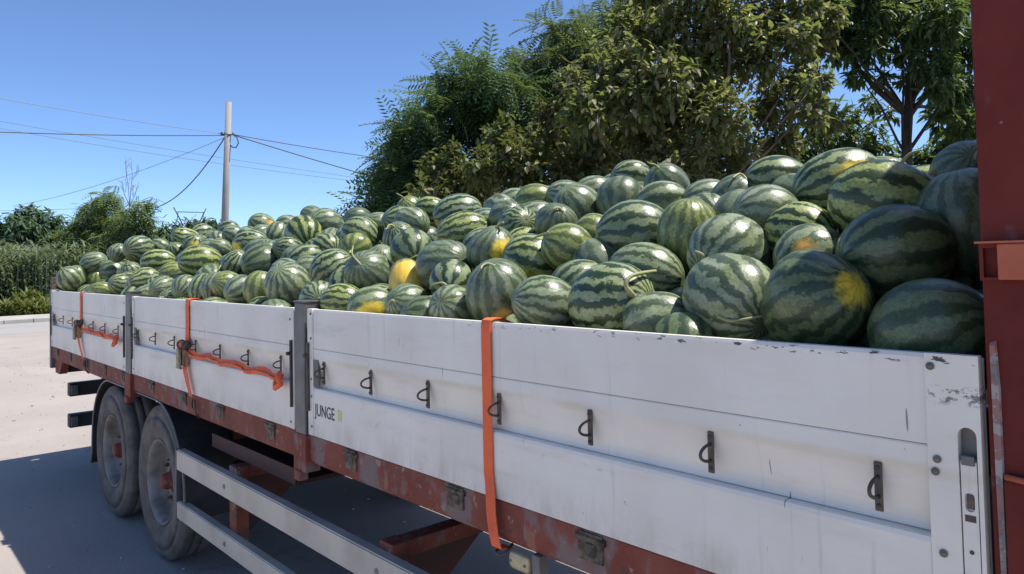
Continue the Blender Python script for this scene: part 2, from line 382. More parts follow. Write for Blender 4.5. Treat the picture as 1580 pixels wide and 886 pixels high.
def gravel():
    rn = np.random.default_rng(4); V = []; F = []
    cube = np.array([(x, y, z) for x in (-1, 1) for y in (-1, 1) for z in (-.6, .6)]) * .5
    fs = [(0, 1, 3, 2), (4, 6, 7, 5), (0, 4, 5, 1), (2, 3, 7, 6), (0, 2, 6, 4), (1, 5, 7, 3)]
    for _ in range(900):
        x = rn.uniform(-22, -2); y = rn.uniform(-3.5, 3.2); s = rn.uniform(.006, .022) * (1.6 if rn.random() < .08 else 1)
        a = rn.uniform(0, 6.28); c, sn = math.cos(a), math.sin(a); k = len(V)
        v = cube * s * (1 + rn.normal(size=(8, 3)) * .18); v = v @ np.array([[c, -sn, 0], [sn, c, 0], [0, 0, 1]]); V += (v + (x, y, s * .25)).tolist(); F += [tuple(i + k for i in q) for q in fs]
    me = bpy.data.meshes.new('gravel'); me.from_pydata(V, [], F); me.materials.append(CONC); o = bpy.data.objects.new('gravel', me); COL.objects.link(o)
    tag(o, 'loose grit scattered over the yard beside the trailer', 'gravel', kind='stuff')
gravel()

# ------------------------------------------------------------------ trailer
ZB, ZT = 1.268, 1.856
TR = empty('watermelon_trailer', (-4.3, 1.2, 0), 'long red flatbed trailer with scuffed white side boards carrying watermelons', 'trailer')
TR_X0, TR_X1 = -8.74, 0.0
# chassis
MB().box(TR_X0, 0.5, 0.006, 0.055, 1.142, 1.262, 0.004).box(TR_X0, 0.5, 0.02, 0.11, 1.128, 1.141).build('side_rail', RED, TR)
MB().box(TR_X0, 0.5, 2.395, 2.444, 1.142, 1.262, 0.004).build('side_rail', RED, TR)
MB().box(TR_X0 + .01, 0.5, 0.056, 2.394, 1.215, 1.26).build('deck', DECK, TR)
for y in (0.72, 1.66):
    MB().box(-8.6, 0.5, y, y + 0.12, 0.86, 0.885).box(-8.6, 0.5, y + .05, y + .07, 0.886, 1.19).box(-8.6, 0.5, y, y + .12, 1.191, 1.214).build('chassis_beam', CHASSIS, TR)
cmesh = MB().box(-.03, .03, 0.112, 2.38, 1.145, 1.2).data('cross_member'); cmesh.materials.append(CHASSIS)
for i in range(13): place('cross_member', cmesh, TR, (-8.3 + i * 0.66, 0, 0))
# hinge blocks under the boards
def hinge_data():
    b = MB().box(-.042, .042, -.001, .012, -.08, -.004, .003); b.tube([(-.048, .001, -.02), (.05, .001, -.02)], .009, 8); b.box(-.014, .02, -.005, .004, -.066, -.03, .004)
    return b.data('board_hinge')
hm = hinge_data(); hm.materials.append(GREASE)
for i, x in enumerate((-8.45, -7.85, -7.2, -6.55, -6.0, -5.25, -4.57, -3.93, -3.24, -2.42, -1.68, -1.03, -0.35)):
    o = place('board_hinge', hm, TR, (x, 0.0, 1.262)); o.scale = (1 + .2 * random.random(), 1, 1 + .15 * random.random())

def extrude_profile(prof, x0, x1):
    k = len(prof); vs = [(x0, y, z) for y, z in prof] + [(x1, y, z) for y, z in prof]
    fs = [(i, (i + 1) % k, (i + 1) % k + k, i + k) for i in range(k)] + [tuple(range(k - 1, -1, -1)), tuple(range(k, 2 * k))]
    return MB().add(vs, fs)
UP = [(0.002, 1.673), (0.0, 1.676), (0.0, 1.848), (0.004, ZT), (0.024, ZT), (0.028, 1.85), (0.028, 1.673)]
MID = [(0.0, 1.625), (0.0, 1.6685), (0.002, 1.6715), (0.028, 1.6715), (0.028, 1.60), (0.033, 1.56), (0.033, 1.492), (0.026, 1.492), (0.0285, 1.505), (0.0275, 1.522), (0.021, 1.55), (0.012, 1.585), (0.003, 1.612)]
LOW = [(-0.003, ZB), (-0.003, 1.478), (0.0, 1.488), (0.006, 1.4905), (0.034, 1.4905), (0.034, ZB)]
def ring_data():
    b = MB().box(-.0085, .0085, -.004, .003, -.052, .052, .0025)
    path = [(0, -.002 - .046 * math.sin(t), -.021 * math.cos(t)) for t in np.linspace(0, math.pi, 11)]
    b.tube(path, .0042, 6); b.tube([(0, -.009, .040), (0, -.001, .040)], .0045, 8); b.tube([(0, -.009, -.040), (0, -.001, -.040)], .0045, 8)
    return b.data('lashing_ring')
RINGM = ring_data(); RINGM.materials.append(IRON)
def bolt_data():
    b = MB(); b.lathe((0, 0, 0), [(0.001, .011), (-.0025, .011), (-.003, .0085), (-.0015, .0075), (-.0055, .006), (-.006, .0)], 14); return b.data('bolt')
BOLTM = bolt_data(); BOLTM.materials.append(RIM)
def capsule(cx, z0, z1, r, n=8):
    a = [(cx + r * math.cos(t), z1 - r + r * math.sin(t)) for t in np.linspace(0, math.pi, n)]
    b = [(cx + r * math.cos(t), z0 + r + r * math.sin(t)) for t in np.linspace(math.pi, 2 * math.pi, n)]
    return a + b
def holed_plate(x0, x1, z0, z1, hole, yf, depth):
    """flat plate with a capsule opening cut through its face, and the walls of that opening"""
    bm = bmesh.new()
    o = [bm.verts.new((x, yf, z)) for x, z in ((x0, z0), (x1, z0), (x1, z1), (x0, z1))]
    h = [bm.verts.new((x, yf, z)) for x, z in hole]
    es = [bm.edges.new((o[i], o[(i + 1) % 4])) for i in range(4)] + [bm.edges.new((h[i], h[(i + 1) % len(h)])) for i in range(len(h))]
    bmesh.ops.triangle_fill(bm, use_beauty=True, edges=es)
    for L in (o, h):
        back = [bm.verts.new((v.co.x, yf + depth, v.co.z)) for v in L]
        for i in range(len(L)):
            j = (i + 1) % len(L); bm.faces.new((L[i], L[j], back[j], back[i]))
        if L is h: bm.faces.new(back)
    return MB().bm(bm)
def side_panel(x0, x1, capl, capr, label, near=True, latch=False):
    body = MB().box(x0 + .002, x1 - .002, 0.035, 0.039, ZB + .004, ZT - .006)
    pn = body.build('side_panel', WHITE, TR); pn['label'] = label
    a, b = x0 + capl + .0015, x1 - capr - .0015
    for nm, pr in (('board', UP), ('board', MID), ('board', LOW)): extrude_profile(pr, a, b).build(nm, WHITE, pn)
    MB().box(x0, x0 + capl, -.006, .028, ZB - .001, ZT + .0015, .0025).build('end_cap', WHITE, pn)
    if latch:
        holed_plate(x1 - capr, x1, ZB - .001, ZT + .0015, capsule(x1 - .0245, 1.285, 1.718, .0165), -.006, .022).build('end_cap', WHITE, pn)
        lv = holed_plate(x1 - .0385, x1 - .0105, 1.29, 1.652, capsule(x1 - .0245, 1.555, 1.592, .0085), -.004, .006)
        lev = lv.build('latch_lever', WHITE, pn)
        MB().box(x1 - .0395, x1 - .0095, .0125, .0155, 1.655, 1.715).build('slot_shade', STEEL, pn)  # dark plate that puts shade into the open latch slot
        MB().box(x1 - .031, x1 - .018, -.0008, .0012, 1.560, 1.588, .0005).build('lever_hole_shade', IRON, pn)  # dark inset standing for shade inside the lever's oval hole
        MB().box(x1 - .034, x1 - .015, -.0046, -.003, 1.536, 1.549).build('lower_hole_shade', IRON, pn)  # dark patch on the lever face, painted-in shade of a second hole
        MB().box(x1 - .036, x1 - .013, -.010, -.003, 1.645, 1.664, .002).build('lever_hook', STEEL, pn)
        MB().box(x1 - .037, x1 - .012, -.0075, -.0045, 1.405, 1.432, .001).build('lever_catch', GREASE, pn)
        MB().lathe((x1 - .0245, -.0045, 1.478), [(0, .0), (-.001, .004), (.002, .0042)], 10).build('lever_pin', IRON, pn)
        for x, z in ((-.085, 1.832), (-.079, 1.648), (-.083, 1.623), (-.074, 1.464), (-.072, 1.32)): place('bolt', BOLTM, pn, (x1 + x, -.0065, z), scale=(.72, 1, .72))
    else:
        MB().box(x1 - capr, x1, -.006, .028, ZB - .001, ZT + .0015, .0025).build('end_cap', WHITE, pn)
        MB().box(x1 - .022, x1 - .010, -.020, -.0065, 1.375, 1.70, .003).tube([(x1 - .016, -.021, 1.636), (x1 - .016, -.036, 1.636)], .009, 8).build('latch_bar', IRON, pn)
        for z in (1.30, 1.42, 1.58, 1.80): place('bolt', BOLTM, pn, (x1 - .036, -.0065, z), scale=(.6, .6, .6))
    MB().box(x0 + .010, x0 + .022, -.020, -.0065, 1.38, 1.70, .003).tube([(x0 + .016, -.021, 1.64), (x0 + .016, -.036, 1.64)], .009, 8).build('latch_bar', IRON, pn)
    for z in (1.31, 1.45, 1.53, 1.72, 1.835): place('bolt', BOLTM, pn, (x0 + capl - .013, -.0065, z), scale=(.6, .6, .6))
    MB().box(a + .001, a + .045, -.002, .0015, 1.497, 1.622).build('groove_end_shade', STEEL, pn)  # dark plate painting in the shade of the recess at the groove end
    k = 0; x = x0 + .15
    while x < x1 - .1:
        place('lashing_ring', RINGM, pn, (x, .0, 1.568), scale=None if latch else (.8, .85, .85)); x += .4085
    return pn
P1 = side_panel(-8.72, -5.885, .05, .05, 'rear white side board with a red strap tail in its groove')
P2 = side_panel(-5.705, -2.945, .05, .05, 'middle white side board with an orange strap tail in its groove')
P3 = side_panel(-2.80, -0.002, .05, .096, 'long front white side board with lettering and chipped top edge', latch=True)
for x0, x1 in ((-8.72, -5.885), (-5.705, -2.945), (-2.80, -.002)):                # far side
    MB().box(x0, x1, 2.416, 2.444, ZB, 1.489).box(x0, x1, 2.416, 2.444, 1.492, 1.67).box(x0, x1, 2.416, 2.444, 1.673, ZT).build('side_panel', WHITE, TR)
# posts between the panels
for x0, x1 in ((-5.86, -5.73), (-2.925, -2.822)):
    po = MB().box(x0, x1, -.012, .07, 1.13, 1.885, .006).build('stake_post', STEEL, TR)
    MB().box(x0 - .004, x1 + .004, -.016, .075, 1.886, 1.893).build('post_cap', STEEL, po)
    MB().box(x0 - .012, x1 + .012, -.0175, .06, 1.085, 1.262, .004).build('post_socket', RED, po)
    MB().box(x0 + .015, x1 - .03, -.03, .02, 1.04, 1.09, .008).build('socket_lug', RED, po)
    MB().box(x0, x1, 2.40, 2.46, 1.13, 1.885, .006).build('stake_post', STEEL, TR)
rp = MB().box(-8.80, -8.735, -.008, .07, 1.03, 1.87, .006).build('stake_post', STEEL, TR); rp['label'] = 'rusty rear corner post'
MB().box(-8.80, -8.76, .0, .05, 1.871, 2.0, .004).build('post_stub', GREASE, rp)
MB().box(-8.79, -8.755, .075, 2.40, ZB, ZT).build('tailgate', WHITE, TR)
# rear end of the frame, bumper bars
MB().add([(-8.74, .03, 1.127), (-8.36, .03, 1.127), (-8.5, .03, .985), (-8.70, .03, .985), (-8.74, .10, 1.127), (-8.36, .10, 1.127), (-8.5, .10, .985), (-8.70, .10, .985)],
         [(0, 1, 2, 3), (4, 7, 6, 5), (0, 4, 5, 1), (1, 5, 6, 2), (2, 6, 7, 3), (3, 7, 4, 0)]).build('rear_bracket', RED, TR)
MB().box(-8.68, -8.62, .11, 2.33, 0.98, 1.12, .004).build('rear_crossbar', CHASSIS, TR)
for z in (.80, .47): 
    bb = MB().box(-8.66, -8.54, .13, 2.30, z - .07, z + .07, .012).build('bumper_bar', BLACK, TR)
    MB().box(-8.53, -8.51, .14, .20, z - .05, z + .05).build('bar_end', STEEL, bb)
for y in (.45, 1.95): MB().box(-8.62, -8.56, y, y + .06, .40, 1.12).build('bumper_hanger', CHASSIS, TR)
# wheels
def tyre_data():
    pr = [(.055, .285), (.030, .292), (.012, .315), (.000, .36), (-.006, .41), (-.004, .455), (.004, .455), (.006, .475), (.002, .478), (.010, .505), (.024, .522), (.030, .535), (.045, .540),
          (.085, .541), (.088, .529), (.098, .529), (.101, .541), (.148, .542), (.151, .530), (.161, .530), (.164, .541), (.205, .541), (.245, .535), (.28, .49), (.29, .40), (.27, .30), (.24, .285)]
    return MB().lathe((0, 0, 0), pr, 56).data('tyre')
def rim_data():
    pr = [(.060, .285), (.018, .300), (.012, .298), (.016, .287), (.040, .272), (.075, .262), (.120, .255), (.128, .235), (.126, .20), (.112, .165), (.108, .125), (.108, .10), (.24, .10), (.24, .285)]
    return MB().lathe((0, 0, 0), pr, 48).data('rim')
TYM = tyre_data(); TYM.materials.append(TYRE); RIMM = rim_data(); RIMM.materials.append(RIM)
HUBM = MB().lathe((0, 0, 0), [(.112, .10), (.10, .085), (.085, .062), (.05, .056), (.03, .052), (.022, .04), (.02, .0)], 24).data('hub'); HUBM.materials.append(RED)
NUTM = MB().lathe((0, 0, 0), [(.0, .014), (-.022, .0135), (-.026, .008), (-.036, .007), (-.037, 0)], 6, smooth=False).data('wheel_nut'); NUTM.materials.append(IRON)
for wx in (-6.48, -5.21):
    w = empty('wheel', Vector((wx, .03, .541)) - TR.location); w.parent = TR; w.location = Vector((wx, .03, .541)) - Vector(TR.location)
    for nm, me in (('tyre', TYM), ('rim', RIMM), ('hub', HUBM)): place(nm, me, w, (wx, .03, .541))
    for k in range(10):
        a = k * math.pi / 5; place('wheel_nut', NUTM, w, (wx + .142 * math.cos(a), .03 + .113, .541 + .142 * math.sin(a)))
    w2 = empty('wheel', (0, 0, 0)); w2.parent = TR; w2.location = Vector((wx, 2.42, .541)) - Vector(TR.location)
    for nm, me in (('tyre', TYM), ('rim', RIMM)): place(nm, me, w2, (wx, 2.42, .541), rot=(0, 0, math.pi))
    MB().tube([(wx, .2, .541), (wx, 2.25, .541)], .07, 12).build('axle', CHASSIS, TR)
    MB().box(wx - .05, wx + .05, .55, .68, .60, .95).build('spring_hanger', CHASSIS, TR)
    MB().box(wx - .55, wx + .55, .58, .66, .66, .70).build('leaf_spring', CHASSIS, TR)
# tandem mudguard: one bent plate from in front of the forward wheel to behind the rear one
def arc(cx, a0, a1, n, r): return [(cx + r * math.cos(math.radians(a)), .541 + r * math.sin(math.radians(a))) for a in np.linspace(a0, a1, n)]
mp = arc(-5.21, -14, 86, 14, .588) + arc(-6.48, 94, 176, 12, .588) + [(-7.08, .42), (-7.10, .33)]
MB().ribbon([(x, .19, z) for x, z in mp], .33, (0, 1, 0), .006).build('mudguard', BLACK, TR)
MB().tube([(x, .022, z) for x, z in mp], .009, 6).build('mudguard_edge', STEEL, TR)
# side underrun guard
gd = empty('side_guard', Vector((-2.4, .02, .65)) - TR.location); gd.parent = TR; gd.location = Vector((-2.4, .02, .65)) - Vector(TR.location)
for z0, z1 in ((.735, .86), (.418, .523)):
    MB().box(-4.71, .4, .0, .028, z0, z1, .004).box(-4.70, .39, .006, .05, z1 + .001, z1 + .006).build('guard_plank', ALU, gd)
    for x in (-3.886, -2.23): place('bolt', BOLTM, gd, (x + .01, -.001, (z0 + z1) / 2), scale=(1.3, 1, 1.3))
MB().box(-4.727, -4.712, -.002, .035, .41, .868, .002).build('guard_end_strip', STEEL, gd)
for x in (-3.886, -2.23, -.6):
    s = MB().box(x - .05, x + .05, .052, .13, .40, .90, .005).box(x - .045, x + .045, .131, .80, .83, .897, .004).build('guard_bracket', RED, TR)
    MB().add([(x - .02, .131, .826), (x + .02, .131, .826), (x + .02, .55, .826), (x - .02, .55, .826), (x - .02, .131, .5), (x + .02, .131, .5)],
             [(0, 1, 2, 3), (0, 4, 5, 1), (4, 3, 2, 5), (0, 3, 4), (1, 5, 2)]).build('gusset', CHASSIS, s)
MB().box(-4.45, -3.25, .156, .62, .9, .925, .003).box(-4.45, -3.25, .14, .155, .905, .99).build('carrier_shelf', CHASSIS, TR)
MB().tube([(-4.42, .45, .93), (-4.42, .45, 1.12)], .035, 12).tube([(-4.42, .45, .98), (-4.42, .45, 1.02)], .05, 12).build('air_valve', STEEL, TR)
MB().tube([(-4.42, .43, 1.06), (-4.3, .3, .99), (-4.1, .35, 1.03), (-3.8, .4, 1.10), (-3.2, .5, 1.12)], .012, 6).build('air_hose', BLACK, TR)
MB().tube([(-2.1, .62, 1.13), (-1.7, .66, 1.05), (-1.2, .63, 1.1), (-.6, .66, 1.04)], .012, 6).build('air_hose', BLACK, TR)
MB().box(-3.4, -1.2, .9, 1.5, .75, .95, .05).build('tool_box', CHASSIS, TR)
ml = MB().box(-1.395, -1.295, -.004, .02, 1.055, 1.11, .016).build('side_marker_lamp', AMBER, TR)
MB().box(-1.285, -1.25, .002, .04, 1.05, 1.127, .004).build('lamp_bracket', STEEL, ml)
for x in (-1.378, -1.312): place('bolt', BOLTM, ml, (x, -.005, 1.082), scale=(.45, .6, .45))
# headboard
hb = MB().box(.03, .085, .095, 2.42, 1.262, 3.42, .004).build('headboard', REDPOST, TR); hb['label'] = 'tall oxide red steel headboard at the front'
for y in (.6, 1.2, 1.8): MB().box(.0855, .15, y - .04, y + .04, 1.3, 3.4).build('headboard_rib', REDPOST, hb)
cp = MB().box(.0085, .19, .0, .094, 1.264, 3.44, .006).build('corner_post', REDPOST, TR)
MB().box(.034, .19, -.016, -.001, .85, 1.632, .006).build('post_sleeve', REDPOST, cp)
MB().tube([(.036, -.008, 1.636), (.075, -.011, 1.634), (.12, -.009, 1.637), (.185, -.010, 1.634)], .0065, 6).build('weld_bead', ORANGERED, cp)
MB().add([(.0175, -.001, 1.885), (.029, -.001, 1.89), (.033, -.001, 1.80), (.0325, -.001, 1.45), (.026, -.001, 1.33), (.022, -.001, 1.33), (.019, -.001, 1.6), (.0185, -.007, 1.88), (.028, -.008, 1.882), (.0315, -.0085, 1.80), (.031, -.008, 1.45), (.0255, -.007, 1.34), (.0225, -.007, 1.34), (.020, -.0075, 1.6)], [(7, 8, 9, 10, 11, 12, 13)] + [(i, (i + 1) % 7, (i + 1) % 7 + 7, i + 7) for i in range(7)]).build('edge_strip', WORN, cp)
# tube socket welded to the corner post, its open mouth facing out
sk = holed_plate(.010, .049, 2.004, 2.074, [(.0165, 2.010), (.042, 2.010), (.042, 2.066), (.0165, 2.066)], -.014, .02)
so = sk.build('tube_socket', REDPOST, cp)
MB().box(.0435, .16, -.03, -.0145, 2.006, 2.0735, .003).build('socket_block', ORANGERED, cp)
MB().box(.008, .165, -.034, .0, 2.0745, 2.0785).build('socket_lip', ORANGERED, cp)
# maker's lettering on the front panel
def text(s, size, loc, mat, parent, name):
    cu = bpy.data.curves.new(name, 'FONT'); cu.body = s; cu.size = size; cu.extrude = .0004; cu.materials.append(mat); cu.offset = .0004
    tmp = bpy.data.objects.new(name + '_curve', cu); COL.objects.link(tmp); dg = bpy.context.evaluated_depsgraph_get(); dg.update()
    me = bpy.data.meshes.new_from_object(tmp.evaluated_get(dg)); bpy.data.objects.remove(tmp); bpy.data.curves.remove(cu)
    o = bpy.data.objects.new(name, me); o.parent = parent; o.location = Vector(loc) - root_loc(parent); o.rotation_euler = (math.pi / 2, 0, 0); o.scale = (.80, 1, 1); COL.objects.link(o); return o
text('JUNGE', .078, (-2.735, -.0042, 1.366), INK, P3, 'lettering')
MB().box(-2.522, -2.487, -.0045, -.0032, 1.370, 1.418, .0004).build('logo_mark', YELLOW, P3)

# ------------------------------------------------------------------ lashing straps
def strap_front():
    r = empty('lashing_strap', (-1.46, -.01, 1.12), 'bright orange strap hanging straight down over the front side board', 'strap', 'orange lashing straps')
    path = [(-1.475, .28, 1.78), (-1.475, .10, 1.845), (-1.476, .05, 1.866), (-1.476, .015, 1.8675), (-1.476, -.004, 1.862), (-1.476, -.0085, 1.85)]
    path += [(-1.476 + .001 * math.sin(k * .9), -.0095 - .0005 * math.sin(k), z) for k, z in enumerate(np.linspace(1.8, 1.35, 8))]
    path += [(-1.468, -.011, 1.3), (-1.452, -.022, 1.22), (-1.44, -.024, 1.16), (-1.43, -.02, 1.115), (-1.425, .03, 1.105)]
    MB().ribbon(path, .048, (1, 0, 0), .0025).build('webbing', STRAP, r)
    MB().tube([(-1.447, .02, 1.10), (-1.447, -.012, 1.095), (-1.425, -.016, 1.09), (-1.405, -.012, 1.095), (-1.405, .03, 1.12)], .005, 6).build('hook', IRON, r)
def strap_ratchet(x, label, tail_dx, xh):
    r = empty('lashing_strap', (x, -.01, 1.2), label, 'strap', 'orange lashing straps')
    path = [(x, .28, 1.78), (x, .10, 1.845), (x, .05, 1.866), (x, .015, 1.8675), (x, -.004, 1.862), (x, -.0085, 1.85)]
    path += [(x + .003 * math.sin(k), -.0095, z) for k, z in enumerate(np.linspace(1.8, 1.58, 5))]
    MB().ribbon(path, .062, (1, 0, 0), .0025).build('webbing', STRAP, r)
    q = [(x + .004, -.03, 1.50), (x + .012, -.03, 1.42), ((x + xh) / 2, -.028, 1.34), (xh, -.026, 1.262)]
    MB().ribbon(q, [.078, .076, .066, .048], (1, 0, 0), .003).build('webbing', STRAP, r)
    # ratchet: frame plates, drum, handle
    rt = MB().box(x - .032, x - .028, -.05, -.012, 1.44, 1.60, .001).box(x + .030, x + .034, -.05, -.012, 1.44, 1.60, .001).box(x - .027, x + .029, -.016, -.012, 1.45, 1.53).build('ratchet_frame', RATCH, r)
    MB().tube([(x - .042, -.03, 1.575), (x + .044, -.03, 1.575)], .024, 12).build('drum', STRAP, rt)
    MB().box(x - .024, x + .026, -.072, -.055, 1.43, 1.555, .004).tube([(x - .036, -.062, 1.435), (x + .038, -.062, 1.435)], .009, 8).build('handle', RATCH, rt)
    MB().tube([(x - .048, -.03, 1.575), (x - .04, -.03, 1.575)], .032, 12).tube([(x + .042, -.03, 1.575), (x + .05, -.03, 1.575)], .032, 12).build('ratchet_gear', IRON, rt)
    # hook under the rail
    c = Vector((xh + .012, -.016, 1.215))
    MB().tube([c + Vector((.026 * math.cos(t), 0, .03 * math.sin(t))) for t in np.linspace(math.pi * .6, math.pi * 2.35, 14)], .0055, 6).tube([c + Vector((.024, .0, .0)), c + Vector((.028, .006, -.06)), c + Vector((.02, .03, -.09))], .0055, 6).build('hook', IRON, r)
    # loose tail threaded through the lashing rings
    pts = []; n = 26
    for k in range(n):
        t = k / (n - 1); xx = x + .03 + t * (tail_dx - .03)
        ph = t * 4.0
        pts.append((xx, -.012 - .012 * math.sin(ph * 6.283) ** 2, 1.548 - .020 * abs(math.sin(ph * math.pi * .9)) - .018 * t))
    MB().ribbon(pts, [.024 + .006 * math.sin(k * 1.3) for k in range(n)], (0, .35, 1), .003).build('strap_tail', STRAP, r)
    pts2 = [(p[0], p[1] - .010, p[2] - .016 + .004 * math.sin(i * 1.7)) for i, p in enumerate(pts)]
    MB().ribbon(pts2, .020, (0, -.55, 1), .003).build('strap_tail', STRAP, r)
    e = pts[-1]
    MB().tube([(e[0] - .02, -.02, e[2] + .02), (e[0] + .02, -.045, e[2] + .005), (e[0] + .03, -.04, e[2] - .03), (e[0] - .005, -.05, e[2] - .05), (e[0] - .035, -.035, e[2] - .03), (e[0] - .03, -.02, e[2] + .0)], [.012, .016, .016, .014, .015, .012], 8).build('tail_knot', STRAP, r)
strap_front()
strap_ratchet(-4.455, 'orange strap with rusty ratchet and knotted tail on middle side board', 1.40, -4.345)
strap_ratchet(-7.36, 'faded red strap with ratchet on the rear side board', 1.30, -7.20)

